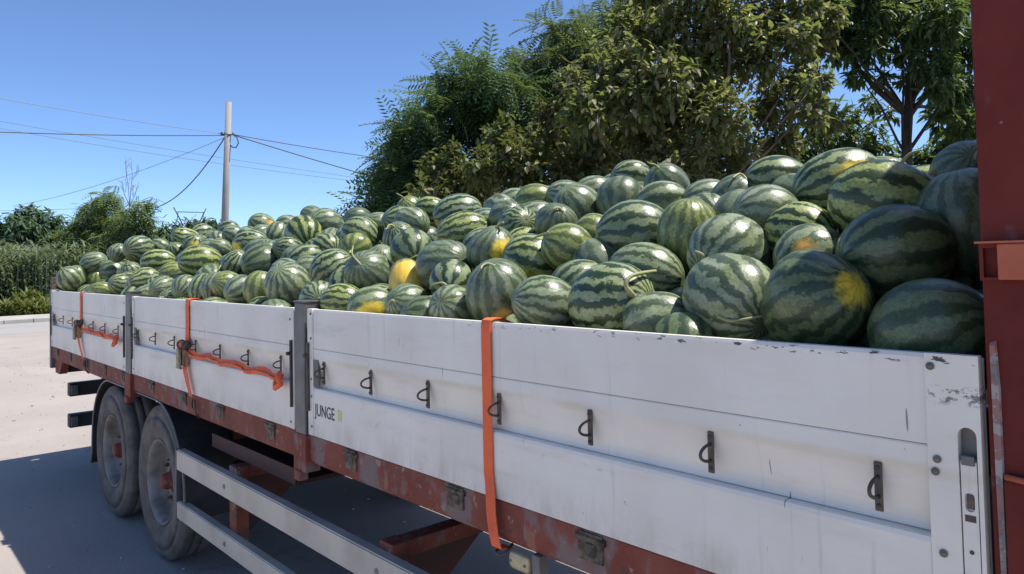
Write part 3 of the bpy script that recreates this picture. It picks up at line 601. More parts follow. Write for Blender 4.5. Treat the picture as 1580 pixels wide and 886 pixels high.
MELONS=[
(-0.182,0.559,2.132,0.129,1.12,-0.073,-0.156,0.985, 0.50,0.75,0.20,0.47, 0.000,0.000,-1.000,0.00,0.00,0,'dark smooth watermelon low on slope, front panel, second from headboard'),
(-0.143,0.181,1.881,0.125,1.06,0.916,-0.056,0.398, 0.13,0.80,0.26,0.64, 0.000,0.000,-1.000,0.00,0.00,0,'deep green shaded watermelon by side board, front panel, first from headboard'),
(-0.293,0.384,2.059,0.133,1.08,0.659,0.748,0.082, 0.07,0.77,0.24,0.80, 0.000,0.000,-1.000,0.00,0.00,0,'deep green shaded watermelon low on slope, front panel, third from headboard'),
(-0.424,0.210,1.935,0.134,1.06,-0.889,0.232,-0.394, 0.06,0.79,0.25,0.70, 0.868,-0.391,0.308,0.33,0.00,0,'deep green shaded watermelon with yellow ground patch by side board, front panel, second from headboard'),
(-0.391,0.564,2.199,0.133,1.15,-0.895,-0.337,0.293, 0.13,0.09,0.86,0.93, 0.000,0.000,-1.000,0.00,0.00,0,'boldly light-striped watermelon low on slope, front panel, fourth from headboard'),
(-0.616,0.795,2.289,0.126,1.15,0.764,0.600,0.237, 0.43,0.20,0.38,0.99, 0.856,-0.511,0.075,0.58,0.00,0,'dark striped watermelon with yellow ground patch high on slope, front panel, eighth from headboard'),
(-0.616,0.534,2.128,0.098,1.15,0.978,-0.058,-0.200, 0.26,0.09,0.93,1.00, 0.000,0.000,-1.000,0.00,0.00,0,'boldly light-striped watermelon low on slope, front panel, seventh from headboard'),
(-0.535,0.413,2.053,0.098,1.08,-0.545,-0.822,-0.163, 0.73,0.00,0.26,0.73, 0.281,-0.922,0.266,0.33,1.00,1,'pale dusty watermelon with curled stem low on slope, front panel, sixth from headboard'),
(-0.343,0.749,2.191,0.098,1.06,0.238,0.566,-0.789, 0.74,0.20,0.32,0.74, 0.000,0.000,-1.000,0.00,0.00,0,'pale dusty watermelon high on slope, front panel, fifth from headboard'),
(-0.388,0.935,2.246,0.098,1.11,0.778,0.609,-0.152, 0.33,0.19,0.76,1.00, 0.000,0.000,-1.000,0.00,0.00,0,'boldly light-striped watermelon high on slope, front panel, fourth from headboard'),
(-0.263,0.845,2.291,0.098,1.08,0.415,-0.776,0.476, 0.50,0.67,0.03,0.54, 0.000,0.000,-1.000,0.00,0.00,1,'dark smooth watermelon with curled stem high on slope, front panel, second from headboard'),
(-0.256,1.007,2.303,0.098,1.12,0.149,-0.053,0.987, 0.49,0.68,0.06,0.57, 0.000,0.000,-1.000,0.00,0.00,0,'dark smooth watermelon high on slope, front panel, first from headboard'),
(-0.543,0.966,2.289,0.098,1.08,0.720,-0.326,0.612, 0.85,0.19,0.39,0.61, 0.000,0.000,-1.000,0.00,0.00,1,'pale dusty watermelon with curled stem high on slope, front panel, sixth from headboard'),
(-0.770,0.615,2.195,0.105,1.14,-0.516,-0.844,0.146, 0.87,0.13,0.24,0.64, 0.000,0.000,-1.000,0.00,0.00,0,'pale dusty watermelon low on slope, front panel, ninth from headboard'),
(-0.920,0.693,2.197,0.098,1.06,0.096,0.596,0.797, 0.60,0.54,0.08,0.42, 0.000,0.000,-1.000,0.00,0.00,0,'dark smooth watermelon high on slope, front panel, twelfth from headboard'),
(-0.923,0.961,2.343,0.105,1.15,-0.678,-0.728,0.102, 0.31,0.21,0.41,1.00, 0.000,0.000,-1.000,0.00,0.00,0,'dark striped watermelon high on slope, front panel, eleventh from headboard'),
(-1.049,0.878,2.267,0.098,1.08,0.543,-0.070,0.837, 0.50,0.64,0.04,0.52, 0.000,0.000,-1.000,0.00,0.00,1,'dark smooth watermelon with curled stem high on slope, front panel, thirteenth from headboard'),
(-1.199,0.938,2.283,0.098,1.15,0.475,0.879,-0.049, 0.82,0.09,0.23,0.62, 0.000,0.000,-1.000,0.00,0.00,0,'pale dusty watermelon high on slope, front panel, fourteenth from headboard'),
(-1.078,0.731,2.206,0.098,1.08,0.839,-0.542,-0.043, 0.68,0.19,0.29,0.83, 0.000,0.000,-1.000,0.00,0.00,1,'pale dusty watermelon with curled stem high on slope, front panel, fifteenth from headboard'),
(-0.800,0.878,2.252,0.098,1.06,0.926,-0.296,-0.233, 0.51,0.62,0.00,0.58, 0.000,0.000,-1.000,0.00,0.00,0,'dark smooth watermelon high on slope, front panel, ninth from headboard'),
(-0.809,0.430,2.071,0.125,1.08,-0.137,-0.919,-0.370, 0.85,0.04,0.23,0.68, 0.000,0.000,-1.000,0.00,0.00,1,'pale dusty watermelon with curled stem low on slope, front panel, tenth from headboard'),
(-0.685,0.245,1.937,0.138,1.08,0.828,-0.358,-0.432, 0.82,0.18,0.25,0.76, 0.000,0.000,-1.000,0.00,0.00,1,'pale dusty watermelon with curled stem by side board, front panel, third from headboard'),
(-1.040,0.560,2.144,0.121,1.12,0.192,-0.171,0.966, 0.17,0.17,0.83,0.46, 0.000,0.000,-1.000,0.00,0.00,0,'yellow-green watermelon low on slope, front panel, eleventh from headboard'),
(-1.370,0.845,2.285,0.098,1.15,-0.760,-0.630,-0.160, 0.85,0.14,0.36,0.75, 0.000,0.000,-1.000,0.00,0.00,0,'pale dusty watermelon high on slope, front panel, seventeenth from headboard'),
(-1.290,0.584,2.158,0.133,1.15,-0.846,-0.530,-0.062, 0.39,0.22,0.26,0.92, 0.000,0.000,-1.000,0.00,0.00,0,'dark striped watermelon low on slope, front panel, fourteenth from headboard'),
(-1.088,0.377,2.010,0.114,1.15,0.910,0.361,-0.203, 0.65,0.09,0.27,0.77, 0.000,0.000,-1.000,0.00,0.00,0,'pale dusty watermelon low on slope, front panel, thirteenth from headboard'),
(-1.083,0.189,1.923,0.135,1.08,0.992,0.103,0.068, 0.61,0.30,0.50,1.00, 0.000,0.000,-1.000,0.00,0.00,1,'dark striped watermelon with curled stem by side board, front panel, sixth from headboard'),
(-0.898,0.178,1.867,0.098,1.06,0.897,0.335,0.288, 0.73,0.13,0.29,0.73, 0.000,0.000,-1.000,0.00,0.00,0,'pale dusty watermelon by side board, front panel, fifth from headboard'),
(-0.760,0.115,1.811,0.098,1.06,-0.415,0.548,0.726, 0.00,0.79,0.14,0.76, 0.000,0.000,-1.000,0.00,0.00,0,'deep green shaded watermelon by side board, front panel, fourth from headboard'),
(-1.462,1.020,2.374,0.100,1.08,0.059,-0.709,0.702, 0.52,0.67,0.11,0.47, 0.000,0.000,-1.000,0.00,0.00,1,'dark smooth watermelon with curled stem on the ridge, front panel, second from headboard'),
(-1.851,1.254,2.457,0.098,1.15,-0.340,-0.921,0.189, 0.44,0.22,0.38,0.95, 0.000,0.000,-1.000,0.00,0.00,0,'dark striped watermelon on the ridge, front panel, fourth from headboard'),
(-1.620,0.890,2.314,0.107,1.06,0.233,-0.460,-0.857, 0.44,0.60,0.08,0.47, 0.000,0.000,-1.000,0.00,0.00,0,'dark smooth watermelon high on slope, front panel, eighteenth from headboard'),
(-1.834,0.852,2.292,0.116,1.06,0.004,-0.656,0.755, 0.73,0.19,0.25,0.63, 0.000,0.000,-1.000,0.00,0.00,0,'pale dusty watermelon high on slope, front panel, nineteenth from headboard'),
(-1.976,1.128,2.387,0.098,1.15,0.407,0.905,0.126, 0.68,0.13,0.29,0.61, 0.000,0.000,-1.000,0.00,0.00,0,'pale dusty watermelon on the ridge, front panel, fifth from headboard'),
(-2.154,1.117,2.381,0.098,1.15,0.489,0.836,-0.249, 0.82,0.17,0.26,0.72, 0.000,0.000,-1.000,0.00,0.00,0,'pale dusty watermelon on the ridge, front panel, sixth from headboard'),
(-1.514,0.620,2.145,0.098,1.06,0.841,0.477,-0.256, 0.26,0.11,0.91,0.57, 0.000,0.000,-1.000,0.00,0.00,0,'yellow-green watermelon low on slope, front panel, fifteenth from headboard'),
(-1.376,0.459,2.039,0.098,1.12,-0.501,0.050,0.864, 0.56,0.62,0.09,0.51, 0.000,0.000,-1.000,0.00,0.00,0,'dark smooth watermelon low on slope, front panel, sixteenth from headboard'),
(-1.344,0.316,1.969,0.098,1.14,0.415,0.828,0.378, 0.37,0.20,0.23,0.86, 0.000,0.000,-1.000,0.00,0.00,0,'dark striped watermelon low on slope, front panel, eighteenth from headboard'),
(-1.816,0.690,2.220,0.098,1.08,0.585,-0.434,0.686, 0.50,0.73,0.08,0.39, 0.000,0.000,-1.000,0.00,0.00,1,'dark smooth watermelon with curled stem high on slope, front panel, twentieth from headboard'),
(-1.525,0.450,2.108,0.099,1.08,-0.413,-0.795,0.445, 0.21,0.18,0.97,0.57, 0.000,0.000,-1.000,0.00,0.00,1,'yellow-green watermelon with curled stem low on slope, front panel, nineteenth from headboard'),
(-1.701,0.455,2.054,0.123,1.15,-0.547,-0.788,0.283, 0.33,0.09,0.78,0.99, 0.339,-0.592,-0.731,0.58,0.00,0,'boldly light-striped watermelon with yellow ground patch low on slope, front panel, twentieth from headboard'),
(-1.669,0.220,1.934,0.134,1.08,0.111,-0.407,0.907, 0.64,0.62,0.16,0.56, 0.617,-0.378,-0.691,0.33,1.00,1,'dark smooth watermelon with curled stem by side board, front panel, ninth from headboard'),
(-1.347,0.156,1.911,0.106,1.15,0.410,0.891,-0.197, 0.86,0.17,0.22,0.74, 0.000,0.000,-1.000,0.00,0.00,0,'pale dusty watermelon by side board, front panel, seventh from headboard'),
(-1.992,0.466,2.104,0.108,1.08,0.367,-0.021,0.930, 0.55,0.74,0.13,0.47, 0.979,-0.194,-0.058,0.58,0.00,1,'dark smooth watermelon with curled stem low on slope, front panel, 21st from headboard'),
(-1.962,0.634,2.120,0.098,1.13,0.244,0.967,0.074, 0.40,0.06,0.94,1.00, 0.000,0.000,-1.000,0.00,0.00,0,'boldly light-striped watermelon high on slope, front panel, 22nd from headboard'),
(-2.455,0.673,2.208,0.120,1.15,0.514,0.843,0.160, 0.19,0.19,0.87,0.89, 0.000,0.000,-1.000,0.00,0.00,0,'boldly light-striped watermelon high on slope, front panel, 27th from headboard'),
(-2.231,0.390,2.047,0.128,1.06,0.963,0.122,0.240, 0.51,0.65,0.14,0.49, 0.000,0.000,-1.000,0.00,0.00,0,'dark smooth watermelon low on slope, front panel, 24th from headboard'),
(-2.042,0.280,1.975,0.101,1.08,0.662,-0.695,-0.281, 0.49,0.18,0.29,1.00, 0.000,0.000,-1.000,0.00,0.00,1,'dark striped watermelon with curled stem low on slope, front panel, 23rd from headboard'),
(-1.874,0.156,1.875,0.098,1.06,0.360,-0.862,0.357, 0.83,0.08,0.28,0.67, 0.000,0.000,-1.000,0.00,0.00,0,'pale dusty watermelon by side board, front panel, tenth from headboard'),
(-2.190,0.155,1.881,0.098,1.08,0.192,-0.923,0.332, 0.67,0.19,0.21,0.61, 0.000,0.000,-1.000,0.00,0.00,1,'pale dusty watermelon with curled stem by side board, front panel, twelfth from headboard'),
(-2.030,0.130,1.834,0.098,1.06,0.103,0.938,-0.331, 0.06,0.77,0.21,0.68, 0.000,0.000,-1.000,0.00,0.00,0,'deep green shaded watermelon by side board, front panel, eleventh from headboard'),
(-2.416,0.306,1.978,0.098,1.12,-0.274,0.131,0.953, 0.33,0.18,0.52,0.19, 0.818,-0.548,-0.174,1.35,0.45,0,'mostly orange-yellow watermelon low on slope, front panel, 27th from headboard'),
(-2.717,0.540,2.130,0.114,1.08,0.826,-0.378,-0.418, 0.45,0.36,0.29,0.96, -0.084,-0.596,-0.799,0.58,0.00,1,'dark striped watermelon with curled stem low on slope, front panel, 26th from headboard'),
(-3.080,0.705,2.202,0.098,1.08,0.343,-0.648,0.680, 0.68,0.20,0.28,0.95, 0.000,0.000,-1.000,0.00,0.00,1,'dark striped watermelon with curled stem high on slope, middle panel, fourth from headboard'),
(-3.250,0.900,2.306,0.105,1.15,-0.958,-0.100,0.270, 0.80,0.16,0.26,0.65, 0.000,0.000,-1.000,0.00,0.00,0,'pale dusty watermelon high on slope, middle panel, second from headboard'),
(-3.761,1.242,2.429,0.098,1.08,0.265,-0.696,0.667, 0.00,0.14,0.93,0.59, 0.000,0.000,-1.000,0.00,0.00,1,'yellow-green watermelon with curled stem on the ridge, middle panel, third from headboard'),
(-3.527,1.252,2.416,0.098,1.15,-0.566,-0.818,0.107, 0.27,0.29,0.97,1.00, 0.000,0.000,-1.000,0.00,0.00,0,'boldly light-striped watermelon on the ridge, middle panel, first from headboard'),
(-2.885,0.970,2.340,0.126,1.15,-0.571,-0.795,-0.203, 0.55,0.29,0.32,1.00, -0.315,-0.812,-0.491,0.33,1.00,0,'dark striped watermelon with orange scar high on slope, middle panel, first from headboard'),
(-2.499,0.844,2.253,0.098,1.15,0.686,0.680,0.258, 0.75,0.06,0.03,0.76, 0.000,0.000,-1.000,0.00,0.00,0,'pale dusty watermelon high on slope, front panel, 26th from headboard'),
(-2.555,1.016,2.334,0.098,1.15,-0.880,-0.204,0.429, 0.84,0.13,0.05,0.69, 0.000,0.000,-1.000,0.00,0.00,0,'pale dusty watermelon high on slope, front panel, 25th from headboard'),
(-2.319,0.850,2.274,0.098,1.08,0.893,-0.110,0.437, 0.61,0.57,0.00,0.53, 0.000,0.000,-1.000,0.00,0.00,1,'dark smooth watermelon with curled stem high on slope, front panel, 24th from headboard'),
(-2.111,0.728,2.224,0.098,1.06,-0.922,0.275,-0.273, 0.45,0.32,0.34,0.96, 0.000,0.000,-1.000,0.00,0.00,0,'dark striped watermelon high on slope, front panel, 23rd from headboard'),
(-2.131,0.885,2.262,0.098,1.15,0.421,0.898,0.127, 0.83,0.13,0.24,0.72, 0.000,0.000,-1.000,0.00,0.00,0,'pale dusty watermelon high on slope, front panel, 21st from headboard'),
(-2.347,1.067,2.376,0.098,1.15,-0.800,-0.589,-0.117, 0.16,0.11,1.00,0.54, 0.000,0.000,-1.000,0.00,0.00,0,'yellow-green watermelon on the ridge, front panel, seventh from headboard'),
(-2.603,1.165,2.380,0.098,1.15,-0.458,-0.889,-0.024, 0.74,0.11,0.27,0.74, 0.000,0.000,-1.000,0.00,0.00,0,'pale dusty watermelon on the ridge, front panel, eighth from headboard'),
(-2.814,0.340,2.015,0.125,1.08,0.501,-0.742,0.446, 0.63,0.48,0.14,0.47, 0.000,0.000,-1.000,0.00,0.00,1,'dark smooth watermelon with curled stem low on slope, front panel, 29th from headboard'),
(-3.267,0.380,2.035,0.121,1.06,0.527,0.644,0.554, 0.48,0.22,0.38,1.00, 0.000,0.000,-1.000,0.00,0.00,0,'dark striped watermelon low on slope, middle panel, third from headboard'),
(-3.449,0.633,2.165,0.098,1.08,0.667,-0.700,-0.254, 0.14,0.19,0.98,0.50, 0.000,0.000,-1.000,0.00,0.00,1,'yellow-green watermelon with curled stem high on slope, middle panel, seventh from headboard'),
(-3.639,0.780,2.248,0.120,1.08,0.668,0.618,-0.414, 0.45,0.23,0.41,0.95, 0.000,0.000,-1.000,0.00,0.00,1,'dark striped watermelon with curled stem high on slope, middle panel, sixth from headboard'),
(-4.697,0.920,2.297,0.145,1.06,0.814,-0.147,-0.562, 0.24,0.25,0.98,1.00, 0.000,0.000,-1.000,0.00,0.00,0,'boldly light-striped watermelon high on slope, middle panel, eleventh from headboard'),
(-4.875,1.180,2.393,0.134,1.15,0.083,-0.996,0.017, 0.78,0.17,0.26,0.61, 0.000,0.000,-1.000,0.00,0.00,0,'pale dusty watermelon on the ridge, middle panel, fifth from headboard'),
(-5.268,1.281,2.474,0.098,1.15,-0.611,-0.602,0.514, 0.40,0.56,0.11,0.50, 0.000,0.000,-1.000,0.00,0.00,0,'dark smooth watermelon on the ridge, middle panel, sixth from headboard'),
(-4.391,1.205,2.398,0.098,1.15,0.047,-0.962,0.270, 0.38,0.78,0.04,0.47, 0.000,0.000,-1.000,0.00,0.00,0,'dark smooth watermelon on the ridge, middle panel, fourth from headboard'),
(-3.721,0.983,2.307,0.098,1.15,0.145,0.905,-0.399, 0.84,0.05,0.23,0.61, 0.000,0.000,-1.000,0.00,0.00,0,'pale dusty watermelon high on slope, middle panel, fifth from headboard'),
(-3.925,0.700,2.180,0.098,1.08,0.953,0.039,-0.299, 0.42,0.26,0.43,1.00, 0.000,0.000,-1.000,0.00,0.00,1,'dark striped watermelon with curled stem high on slope, middle panel, tenth from headboard'),
(-5.435,1.042,2.336,0.098,1.06,-0.153,0.532,0.833, 0.76,0.05,0.29,0.68, 0.000,0.000,-1.000,0.00,0.00,0,'pale dusty watermelon on the ridge, middle panel, eighth from headboard'),
(-6.268,1.270,2.444,0.123,1.15,0.034,-0.862,0.506, 0.47,0.24,0.40,0.84, 0.903,0.402,0.151,0.33,1.00,0,'dark striped watermelon with orange scar on the ridge, rear panel, second from headboard'),
(-5.849,1.095,2.347,0.098,1.15,-0.221,0.964,-0.146, 0.86,0.11,0.23,0.55, 0.000,0.000,-1.000,0.00,0.00,0,'pale dusty watermelon on the ridge, rear panel, first from headboard'),
(-5.756,1.280,2.431,0.098,1.15,-0.513,-0.858,-0.006, 0.85,0.15,0.13,0.76, 0.000,0.000,-1.000,0.00,0.00,0,'pale dusty watermelon on the ridge, middle panel, seventh from headboard'),
(-5.433,0.810,2.247,0.128,1.15,-0.723,-0.686,-0.083, 0.51,0.14,0.36,1.00, -0.097,-0.945,-0.314,0.58,0.00,0,'dark striped watermelon with yellow ground patch high on slope, middle panel, fifteenth from headboard'),
(-4.370,0.638,2.171,0.099,1.15,-0.004,0.982,-0.190, 0.28,0.24,0.27,0.97, 0.000,0.000,-1.000,0.00,0.00,0,'dark striped watermelon high on slope, middle panel, twelfth from headboard'),
(-3.923,0.545,2.109,0.098,1.15,-0.266,-0.913,-0.311, 0.48,0.21,0.32,1.00, 0.000,0.000,-1.000,0.00,0.00,0,'dark striped watermelon low on slope, middle panel, fifth from headboard'),
(-4.481,0.503,2.093,0.130,1.15,0.022,-0.981,-0.190, 0.17,0.85,0.17,0.76, 0.000,0.000,-1.000,0.00,0.00,0,'deep green shaded watermelon low on slope, middle panel, eighth from headboard'),
(-4.937,0.500,2.093,0.098,1.06,0.598,0.132,0.791, 0.48,0.27,0.29,0.99, 0.000,0.000,-1.000,0.00,0.00,0,'dark striped watermelon low on slope, middle panel, ninth from headboard'),
(-3.548,0.250,1.953,0.132,1.06,0.386,-0.609,0.693, 0.78,0.09,0.29,0.70, 0.000,0.000,-1.000,0.00,0.00,0,'pale dusty watermelon by side board, middle panel, second from headboard'),
(-3.851,0.387,2.018,0.098,1.15,-0.755,-0.617,0.224, 0.74,0.09,0.14,0.74, 0.000,0.000,-1.000,0.00,0.00,0,'pale dusty watermelon low on slope, middle panel, seventh from headboard'),
(-3.641,0.430,2.032,0.098,1.12,-0.520,-0.854,0.017, 0.68,0.05,0.21,0.64, 0.000,0.000,-1.000,0.00,0.00,0,'pale dusty watermelon low on slope, middle panel, fourth from headboard'),
(-3.877,0.220,1.934,0.098,1.12,0.123,0.101,0.987, 0.24,0.08,0.93,0.50, 0.000,0.000,-1.000,0.00,0.00,0,'yellow-green watermelon by side board, middle panel, fifth from headboard'),
(-4.111,0.201,1.918,0.098,1.06,0.101,-0.925,-0.365, 0.85,0.18,0.14,0.67, 0.000,0.000,-1.000,0.00,0.00,0,'pale dusty watermelon by side board, middle panel, sixth from headboard'),
(-4.397,0.230,1.942,0.100,1.06,-0.182,0.929,-0.321, 0.28,0.23,1.00,0.55, 0.000,0.000,-1.000,0.00,0.00,0,'yellow-green watermelon by side board, middle panel, seventh from headboard'),
(-4.590,0.221,1.928,0.098,1.12,-0.002,0.177,0.984, 0.83,0.19,0.22,0.66, 0.000,0.000,-1.000,0.00,0.00,0,'pale dusty watermelon by side board, middle panel, eighth from headboard'),
(-3.019,0.161,1.896,0.098,1.08,0.922,-0.388,-0.022, 0.49,0.26,0.39,0.85, 0.000,0.000,-1.000,0.00,0.00,1,'dark striped watermelon with curled stem by side board, middle panel, first from headboard'),
(-2.749,0.155,1.881,0.098,1.15,0.781,0.622,-0.058, 0.21,0.16,0.83,0.92, 0.000,0.000,-1.000,0.00,0.00,0,'boldly light-striped watermelon by side board, front panel, fourteenth from headboard'),
(-2.478,0.147,1.870,0.098,1.15,-0.599,-0.752,-0.275, 0.72,0.12,0.39,0.69, 0.821,-0.502,-0.272,0.58,0.00,0,'pale dusty watermelon with yellow ground patch by side board, front panel, thirteenth from headboard'),
(-5.968,0.775,2.213,0.098,1.15,0.089,0.869,-0.486, 0.78,0.03,0.31,0.63, 0.000,0.000,-1.000,0.00,0.00,0,'pale dusty watermelon high on slope, rear panel, first from headboard'),
(-6.437,1.080,2.355,0.104,1.15,0.233,0.876,-0.422, 0.86,0.21,0.19,0.76, 0.000,0.000,-1.000,0.00,0.00,0,'pale dusty watermelon on the ridge, rear panel, fourth from headboard'),
(-7.107,1.271,2.452,0.098,1.15,0.574,0.793,0.203, 0.49,0.12,0.14,0.97, 0.000,0.000,-1.000,0.00,0.00,0,'dark striped watermelon on the ridge, rear panel, fifth from headboard'),
(-6.706,1.026,2.323,0.098,1.06,-0.882,0.403,0.246, 0.81,0.08,0.30,0.80, 0.000,0.000,-1.000,0.00,0.00,0,'pale dusty watermelon on the ridge, rear panel, sixth from headboard'),
(-5.759,0.530,2.111,0.152,1.15,0.302,0.951,-0.066, 0.17,0.26,1.00,0.94, 0.000,0.000,-1.000,0.00,0.00,0,'boldly light-striped watermelon low on slope, middle panel, eleventh from headboard'),
(-7.568,1.006,2.371,0.132,1.15,-0.062,0.940,-0.336, 0.40,0.17,0.93,1.00, 0.000,0.000,-1.000,0.00,0.00,0,'boldly light-striped watermelon high on slope, rear panel, fifth from headboard'),
(-7.035,0.910,2.290,0.112,1.06,-0.639,-0.109,-0.761, 0.32,0.33,0.28,0.96, 0.924,-0.255,-0.285,0.58,0.00,0,'dark striped watermelon with yellow ground patch high on slope, rear panel, third from headboard'),
(-7.631,1.195,2.426,0.116,1.15,0.231,-0.973,-0.026, 0.58,0.18,0.34,0.94, 0.000,0.000,-1.000,0.00,0.00,0,'dark striped watermelon on the ridge, rear panel, eighth from headboard'),
(-7.175,0.781,2.231,0.098,1.06,0.371,-0.580,0.725, 0.43,0.29,0.39,0.92, 0.000,0.000,-1.000,0.00,0.00,0,'dark striped watermelon high on slope, rear panel, sixth from headboard'),
(-6.927,0.550,2.122,0.138,1.15,0.482,0.874,0.062, 0.27,0.10,0.90,1.00, 0.000,0.000,-1.000,0.00,0.00,0,'boldly light-striped watermelon low on slope, rear panel, third from headboard'),
(-7.548,0.538,2.268,0.142,1.15,-0.536,0.840,0.084, 0.57,0.10,0.21,0.88, 0.000,0.000,-1.000,0.00,0.00,0,'dark striped watermelon low on slope, rear panel, sixth from headboard'),
(-7.709,0.593,2.163,0.098,1.06,0.613,0.111,-0.782, 0.30,0.13,0.80,0.41, 0.000,0.000,-1.000,0.00,0.00,0,'yellow-green watermelon low on slope, rear panel, fifth from headboard'),
(-7.613,0.773,2.281,0.098,1.06,-0.481,-0.697,0.531, 0.89,0.00,0.34,0.79, 0.000,0.000,-1.000,0.00,0.00,0,'pale dusty watermelon high on slope, rear panel, seventh from headboard'),
(-7.964,0.451,2.239,0.098,1.06,0.094,-0.433,-0.896, 0.71,0.16,0.15,0.75, 0.000,0.000,-1.000,0.00,0.00,0,'pale dusty watermelon low on slope, rear panel, eighth from headboard'),
(-8.555,0.366,2.143,0.129,1.15,0.621,0.692,0.368, 0.82,0.00,0.23,0.68, 0.000,0.000,-1.000,0.00,0.00,0,'pale dusty watermelon low on slope, rear panel, eleventh from headboard'),
(-8.194,0.470,2.041,0.134,1.06,-0.206,-0.978,0.018, 0.48,0.57,0.21,0.60, 0.000,0.000,-1.000,0.00,0.00,0,'dark smooth watermelon low on slope, rear panel, ninth from headboard'),
(-8.394,0.097,1.987,0.123,1.08,0.164,-0.573,0.803, 0.74,0.08,0.37,0.72, 0.000,0.000,-1.000,0.00,0.00,1,'pale dusty watermelon with curled stem by side board, rear panel, sixth from headboard'),
(-8.563,0.200,1.996,0.119,1.12,0.213,-0.108,0.971, 0.46,0.27,0.35,1.00, 0.000,0.000,-1.000,0.00,0.00,0,'dark striped watermelon by side board, rear panel, fifth from headboard'),
(-8.553,0.390,1.933,0.131,1.12,0.456,0.003,0.890, 0.21,0.32,1.00,0.54, 0.000,0.000,-1.000,0.00,0.00,0,'yellow-green watermelon low on slope, rear panel, tenth from headboard'),
(-7.216,0.144,1.865,0.098,1.15,0.272,0.931,-0.243, 0.11,0.20,0.93,0.52, 0.000,0.000,-1.000,0.00,0.00,0,'yellow-green watermelon by side board, rear panel, fourth from headboard'),
(-6.876,0.210,1.927,0.102,1.06,-0.261,0.931,-0.253, 0.41,0.21,0.44,0.91, 0.000,0.000,-1.000,0.00,0.00,0,'dark striped watermelon by side board, rear panel, third from headboard'),
(-6.346,0.270,1.967,0.118,1.15,0.057,0.987,0.149, 0.42,0.19,0.59,0.91, 0.000,0.000,-1.000,0.00,0.00,0,'cream-striped watermelon low on slope, rear panel, fourth from headboard'),
(-7.399,0.433,2.043,0.098,1.08,0.342,-0.480,0.808, 0.88,0.11,0.35,0.78, 0.000,0.000,-1.000,0.00,0.00,1,'pale dusty watermelon with curled stem low on slope, rear panel, seventh from headboard'),
(-5.616,0.191,1.915,0.098,1.12,-0.394,0.904,0.167, 0.72,0.20,0.26,0.67, 0.000,0.000,-1.000,0.00,0.00,0,'pale dusty watermelon by side board, middle panel, thirteenth from headboard'),
(-5.829,0.138,1.847,0.098,1.11,0.292,-0.924,0.246, 0.66,0.11,0.24,0.69, 0.000,0.000,-1.000,0.00,0.00,0,'pale dusty watermelon by side board, rear panel, first from headboard'),
(-6.067,0.404,2.026,0.098,1.15,-0.449,-0.879,-0.159, 0.12,0.12,0.95,0.51, 0.000,0.000,-1.000,0.00,0.00,0,'yellow-green watermelon low on slope, rear panel, second from headboard'),
(-5.151,0.210,1.923,0.098,1.06,0.488,-0.686,-0.539, 0.72,0.07,0.33,0.71, 0.000,0.000,-1.000,0.00,0.00,0,'pale dusty watermelon by side board, middle panel, eleventh from headboard'),
(-4.811,0.212,1.921,0.098,1.12,-0.131,0.369,0.920, 0.47,0.12,0.48,0.90, 0.000,0.000,-1.000,0.00,0.00,0,'dark striped watermelon by side board, middle panel, tenth from headboard'),
(-6.530,0.869,2.242,0.098,1.15,-0.728,-0.658,-0.195, 0.82,0.10,0.20,0.61, 0.000,0.000,-1.000,0.00,0.00,0,'pale dusty watermelon high on slope, rear panel, second from headboard'),
(-6.861,1.076,2.329,0.098,1.06,0.000,0.682,-0.732, 0.91,0.02,0.19,0.73, 0.000,0.000,-1.000,0.00,0.00,0,'pale dusty watermelon on the ridge, rear panel, seventh from headboard'),
(-2.728,1.524,2.389,0.123,1.08,0.146,-0.313,-0.938, 0.30,0.17,0.26,0.86, 0.000,0.000,-1.000,0.00,0.00,0,'dark striped watermelon down in a gap, front panel, thirteenth from headboard'),
(-2.796,0.697,1.781,0.103,1.08,-0.543,-0.695,-0.472, 0.73,0.01,0.35,0.77, 0.000,0.000,-1.000,0.00,0.00,0,'pale dusty watermelon down in a gap, front panel, sixteenth from headboard'),
(-0.562,0.277,1.763,0.100,1.08,-0.147,-0.531,0.834, 0.74,0.10,0.35,0.62, 0.000,0.000,-1.000,0.00,0.00,0,'pale dusty watermelon low on slope, front panel, eighth from headboard'),
(-3.453,1.373,2.273,0.103,1.08,0.145,-0.703,-0.697, 0.53,0.24,0.40,0.82, 0.000,0.000,-1.000,0.00,0.00,1,'dark striped watermelon down in a gap, middle panel, second from headboard'),
(-3.026,0.540,2.066,0.095,1.08,0.495,-0.089,0.864, 0.85,0.15,0.27,0.64, 0.000,0.000,-1.000,0.00,0.00,0,'pale dusty watermelon low on slope, middle panel, first from headboard'),
(-3.630,0.316,1.730,0.113,1.08,-0.188,0.854,0.486, 0.58,0.07,0.42,0.73, 0.000,0.000,-1.000,0.00,0.00,0,'pale dusty watermelon down in a gap, middle panel, thirteenth from headboard'),
(-7.501,0.901,2.178,0.110,1.08,0.119,0.826,0.552, 0.46,0.26,0.30,0.88, 0.000,0.000,-1.000,0.00,0.00,0,'dark striped watermelon down in a gap, rear panel, seventh from headboard'),
(-6.048,0.144,1.787,0.110,1.08,0.991,0.027,0.134, 0.84,0.28,0.27,0.76, 0.000,0.000,-1.000,0.00,0.00,0,'pale dusty watermelon down in a gap, rear panel, eleventh from headboard'),
(-3.473,0.139,1.772,0.108,1.08,0.541,-0.122,-0.832, 0.53,0.68,0.11,0.43, 0.000,0.000,-1.000,0.00,0.00,0,'dark smooth watermelon by side board, middle panel, third from headboard'),
(-2.960,0.734,1.964,0.114,1.08,0.586,-0.797,0.147, 0.00,0.73,0.20,0.69, 0.000,0.000,-1.000,0.00,0.00,0,'deep green shaded watermelon down in a gap, middle panel, sixth from headboard'),
